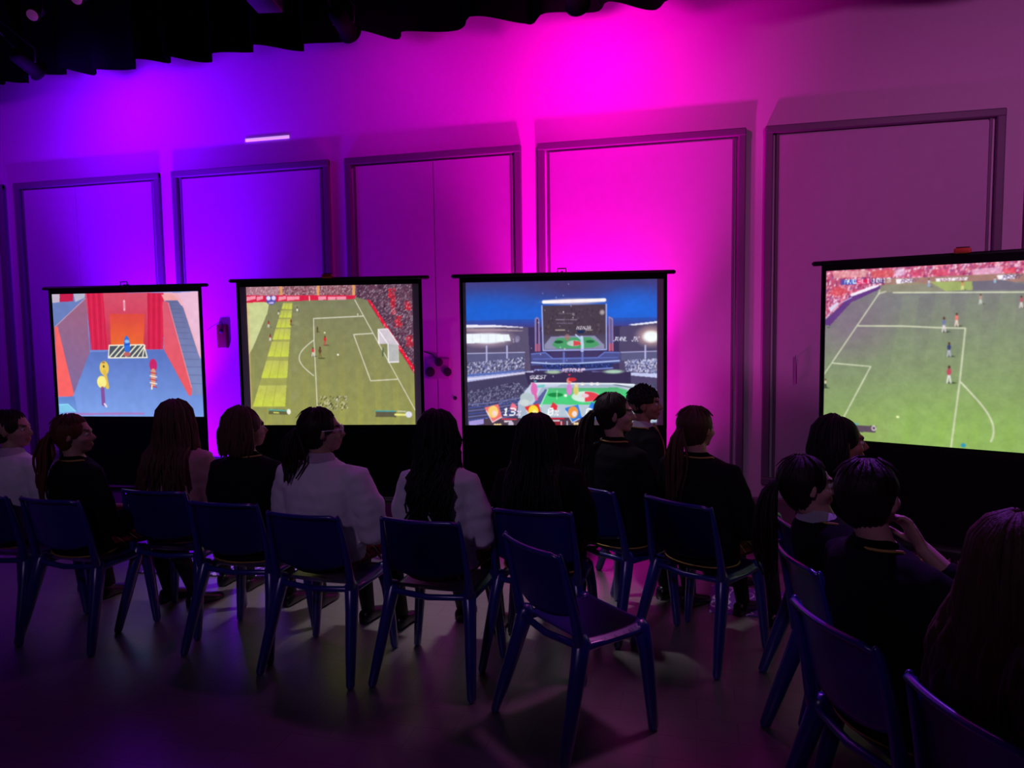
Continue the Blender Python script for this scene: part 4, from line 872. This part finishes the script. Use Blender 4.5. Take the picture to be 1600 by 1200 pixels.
    for s in (-1, 1):
        b0 = AN[s]; bm = nb(); R = []
        for yy, rx, zt in ((-.062, .020, .050), (-.05, .032, .072), (-.01, .036, .085), (.03, .036, .070), (.08, .042, .052), (.12, .040, .042), (.155, .026, .030), (.166, .010, .018)):
            q = []
            for i in range(16):
                u = 2*PI*i/16; c_, s_ = math.cos(u), math.sin(u); z = zt*.5+zt*.5*s_ if s_ > 0 else zt*.5*(1+math.copysign(abs(s_)**.4, s_))
                q.append(Vector((b0.x+rx*math.copysign(abs(c_)**.8, c_), b0.y+yy, z+.001)))
            R.append(q)
        ring_loft(bm, R); obj('shoe', bm, M['shoe'], t)
    # ---- hair
    bm = nb(); tmp = bmesh.new(); bmesh.ops.create_uvsphere(tmp, u_segments=64, v_segments=36, radius=1)
    for v in tmp.verts:
        p = v.co.copy(); az = math.atan2(p.x, p.y); g = 1+.016*math.sin(az*23+p.z*4)+.03*noise.noise(p*2.6+Vector((seed, 0, 0)))
        q = Vector((p.x*.087*g, p.y*.096*g-.024, p.z*.091*g+.022))
        if q.z < .02 and q.y < .0: k_ = min(1, (.02-q.z)/.09)*min(1, -q.y/.05+.2); q.z -= .050*k_; q.y += .022*k_; q.x *= 1-.12*k_
        if q.z < -.02 and q.y > .0: q.x *= .88; q.y *= .7
        if hair == 'short': q.z += .004 if q.z > 0 else .03
        v.co = hp(q)
    me = bpy.data.meshes.new('t'); tmp.to_mesh(me); tmp.free(); bm.from_mesh(me); bpy.data.meshes.remove(me)
    HMAT = H[hcol]
    ho = obj('hair', bm, HMAT, t)
    def back_y(z):   # y of the back of the clothes at height z
        h = (z-.44)/S; r = np.interp(h, [q[0] for q in TR], [q[2] for q in TR]); return ty(h)-r-off-.012
    bm = nb(); kind = hair; wave = {'curly': .016, 'long': .006, 'big': .010}.get(kind, .004)
    if kind in ('long', 'curly', 'bob', 'big'):
        n = {'long': 110, 'curly': 95, 'bob': 80, 'big': 190}[kind]
        for k in range(n):
            az = (rnd.random()*2-1)*math.radians(128 if kind != 'bob' else 98); rr_ = rnd.uniform(.9, 1.07)
            P = []; sx, cy = math.sin(az), math.cos(az)
            for e in (78, 50, 22, -6):
                e_ = math.radians(e); P.append(hp((sx*.086*rr_*math.cos(e_), -.022-cy*.100*rr_*math.cos(e_), .024+.093*rr_*math.sin(e_))))
            base = P[-1].copy(); L = hl*(rnd.uniform(.72, 1.05) if kind != 'bob' else rnd.uniform(.9, 1.02)); m_ = 9; ph = rnd.random()*6
            for j in range(1, m_+1):
                f = j/m_; z = base.z-L*f; spread = {'long': 1+.85*f, 'curly': 1+.25*f, 'bob': 1.02+.18*math.sin(f*2.4), 'big': 1+1.25*f}[kind]
                px_ = HC.x+(base.x-HC.x)*spread; py_ = base.y-.012*f
                if kind == 'bob' and f > .75: px_ = HC.x+(px_-HC.x)*(1-.25*(f-.75)); py_ += .02*(f-.75)
                inr = abs(px_-tx(.45)) < .19*bw
                if kind != 'bob' and z < zz(.54) and inr and cy > -.3:
                    yb = back_y(max(z, .5))-.004-rnd.uniform(0, .02); py_ = min(py_, yb) if cy > .1 else py_
                px_ += wave*math.sin(ph+f*(16 if kind == 'curly' else 7)); py_ += wave*.6*math.cos(ph+f*(15 if kind == 'curly' else 6))
                P.append(Vector((px_, py_, z)))
            r0 = rnd.uniform(.007, .013)*(1.25 if kind == 'big' else 1); m2 = len(P); tube(bm, P, [r0*(.55+.45*min(1, i/3))*(1-.72*max(0, (i-6)/(m2-6))) for i in range(m2)], 6, flat=1.3)
        obj('loose_locks', bm, HMAT, ho)
    elif kind == 'pony':
        # tied tail from the back of the head, hanging over the collar
        root_ = hp((0, -.115, .0)); b2 = nb(); tube(b2, [hp((0, -.108, .004)), hp((0, -.128, -.004))], .020, 14); obj('hair_tie', b2, M['rubber'], ho)
        for k in range(34):
            o_ = Vector((rnd.gauss(0, .010), rnd.gauss(0, .008), rnd.gauss(0, .008))); P = [hp((o_.x*.5, -.10, .004+o_.z*.5)), root_+o_*.7+Vector((0, -.012, 0))]
            L = hl*rnd.uniform(.7, 1.05); ph = rnd.random()*6; bk = RH @ Vector((0, -1, 0))
            for j in range(1, 10):
                f = j/9; z = root_.z-L*f; fan = 1+1.6*math.sin(PI*min(1, f*.9)); p = root_+Vector((o_.x*fan*1.2, o_.y*fan, 0))+bk*(.022+.02*math.sin(PI*f)); p.z = z
                yb = back_y(max(z, .5))-.006
                if z < zz(.54) and abs(p.x-tx(.45)) < .17: p.y = min(p.y, yb+o_.y)
                p.x += .004*math.sin(ph+f*8); P.append(p)
            r0 = rnd.uniform(.006, .010); tube(bm, P, [r0*(.9 if i < 2 else 1)*(1-.75*max(0, (i-5)/6)) for i in range(len(P))], 6)
        obj('ponytail', bm, HMAT, ho)
    elif kind == 'bun':
        for k in range(26):
            a0 = rnd.random()*6.28; P = [hp((.028*math.cos(a0+q*.7)*(1-.05*q), -.118+.010*math.sin(q+a0), .022+.028*math.sin(a0+q*.7))) for q in range(6)]; tube(bm, P, .011, 6)
        obj('bun', bm, HMAT, ho)
    elif kind == 'short':
        for k in range(120):
            az = rnd.random()*2*PI; el_ = math.radians(rnd.uniform(5, 85)); c = math.cos(el_)
            p = Vector((math.sin(az)*.082*c, -.018+math.cos(az)*.094*c, .034+.086*math.sin(el_))); dr = Vector((p.x*.3, .02, -.03+.03*rnd.random())) 
            tube(bm, [hp(p*.97), hp(p*1.05+dr*.3+Vector((0, 0, .006))), hp(p*1.03+dr*.6)], [.009, .008, .003], 6)
        obj('cropped_tufts', bm, HMAT, ho)
    # a few strays and a fringe give the outline its fuzz
    bm = nb()
    for k in range(26):
        az = rnd.uniform(-2.4, 2.4); P = []
        for j, e in enumerate((70, 48, 25)):
            e_ = math.radians(e); P.append(hp((math.sin(az)*(.087+.006*j)*math.cos(e_), -.022-math.cos(az)*(.100+.005*j)*math.cos(e_), .024+.096*math.sin(e_))))
        tube(bm, P, [.003, .003, .001], 5)
    if hair in ('pony', 'bun'):
        for k in range(24):
            az = rnd.uniform(-1.5, 1.5); P = []
            for e in (80, 62, 44, 30):
                e_ = math.radians(e); P.append(hp((math.sin(az)*.083*math.cos(e_), -.024+math.cos(az)*.097*math.cos(e_), .022+.0925*math.sin(e_))))
            tube(bm, P, [.004, .006, .006, .003], 5)
    obj('stray_hair', bm, HMAT, ho)
    if specs:
        g = bpy.data.objects.new('glasses', None); C.objects.link(g); g.parent = t
        for s in (-1, 1):
            bm = nb(); tube(bm, [hp((s*.032+.024*math.cos(u), .099, .001+.019*math.sin(u))) for u in [2*PI*i/20 for i in range(21)]], .0026, 8, ends=False); obj('rim', bm, M['glass'], g)
            bm = nb(); tube(bm, [hp((s*.057, .097, .006)), hp((s*.078, .05, .006)), hp((s*.082, -.005, .004))], .0026, 8); obj('temple', bm, M['glass'], g)
    return t
fair = (.52, .30, .24); tan = (.30, .16, .10)
P_ = [
 dict(x=-3.60, y=3.20, rz=-4, top_h=1.175, label='person in a white shirt cut off by the left edge, hair in a bun', seed=2, head_yaw=-72, hoff=.03, side=-.02, hair='bun', hcol='dark', wear='shirt'),
 dict(x=-3.13, y=3.20, rz=-22, top_h=1.165, label='person in dark blazer with a long auburn ponytail looking to the right', seed=4, head_yaw=-42, hair='pony', hcol='auburn', hl=.36, hoff=.0, lean=-.05),
 dict(x=-2.76, y=3.46, rz=2, top_h=1.215, label='person with very long straight brown hair over a pink lit blouse, seen from behind', seed=5, head_yaw=-4, hair='long', hcol='brown', wear='blush', hl=.44),
 dict(x=-2.22, y=3.30, rz=-3, top_h=1.205, label='person with chin length bobbed brown hair in a dark blazer', seed=7, head_yaw=-34, hair='bob', hcol='brown', hl=.145),
 dict(x=-1.72, y=3.18, rz=-8, top_h=1.225, label='person in glasses and a white shirt with a low ponytail', seed=8, head_yaw=-50, hair='pony', hcol='dark', wear='shirt', build=1.17, specs=True, hl=.22, lean=-.02),
 dict(x=-1.15, y=3.19, rz=-2, top_h=1.215, label='person with long curly black hair over a white shirt', seed=10, head_yaw=0, hair='curly', hcol='black', wear='shirt', build=.9, hl=.45, skin=tan, feet=.52),
 dict(x=-.72, y=3.44, rz=0, top_h=1.17, label='person in black with long straight black hair before the stadium screen', seed=11, head_yaw=6, hair='long', hcol='black', hl=.42, side=-.03),
 dict(x=-.38, y=3.92, rz=-40, top_h=1.235, label='person in dark blazer with a dark ponytail facing right before the stadium screen', seed=13, head_yaw=-44, hair='pony', hcol='dark', hl=.30, side=-.03, hoff=.0, voxel=.006, skin=fair),
 dict(x=-.28, y=4.56, rz=-72, top_h=1.215, label='short haired person in profile with collar and tie, beyond the ponytailed one', seed=14, head_yaw=-16, hair='short', hcol='black', legs='trousers', side=.0, tie=True, collar=1, voxel=.006, skin=tan),
 dict(x=.05, y=3.70, rz=-36, top_h=1.19, label='person in black blazer with a brown ponytail in front of the magenta wall', seed=16, head_yaw=-8, hair='pony', hcol='brown', hl=.34, side=-.04, build=1.08),
 dict(x=.58, y=3.28, rz=-76, top_h=1.20, label='dark haired person in profile nearest the rightmost screen', seed=17, head_yaw=-6, hair='bob', hcol='black', hl=.15, hoff=.04, voxel=.006, skin=tan),
 dict(x=.57, y=2.80, rz=-76, top_h=1.115, label='person with tied dark hair, white collar and an ear showing, before the rightmost screen', seed=19, head_yaw=-4, hair='pony', hcol='dark', hl=.34, collar=1, hoff=-.16, voxel=.006, skin=fair),
 dict(x=.60, y=2.26, rz=-62, top_h=1.205, label='person in black blazer holding one hand up to the mouth', seed=20, head_yaw=18, hair='plain', hcol='dark', hoff=-.03, side=-.06, raise_hand=True, voxel=.006, skin=fair, lean=-.05),
 dict(x=.80, y=1.80, rz=-66, top_h=1.165, label='nearest person at the lower right corner with a mass of long brown hair', seed=22, head_yaw=12, hair='big', hcol='brown', wear='blush', hl=.46, hoff=-.06, side=-.04, voxel=.009, skin=fair),
]
for d in P_: person(**d)


bpy.data.scenes.remove(TMP)
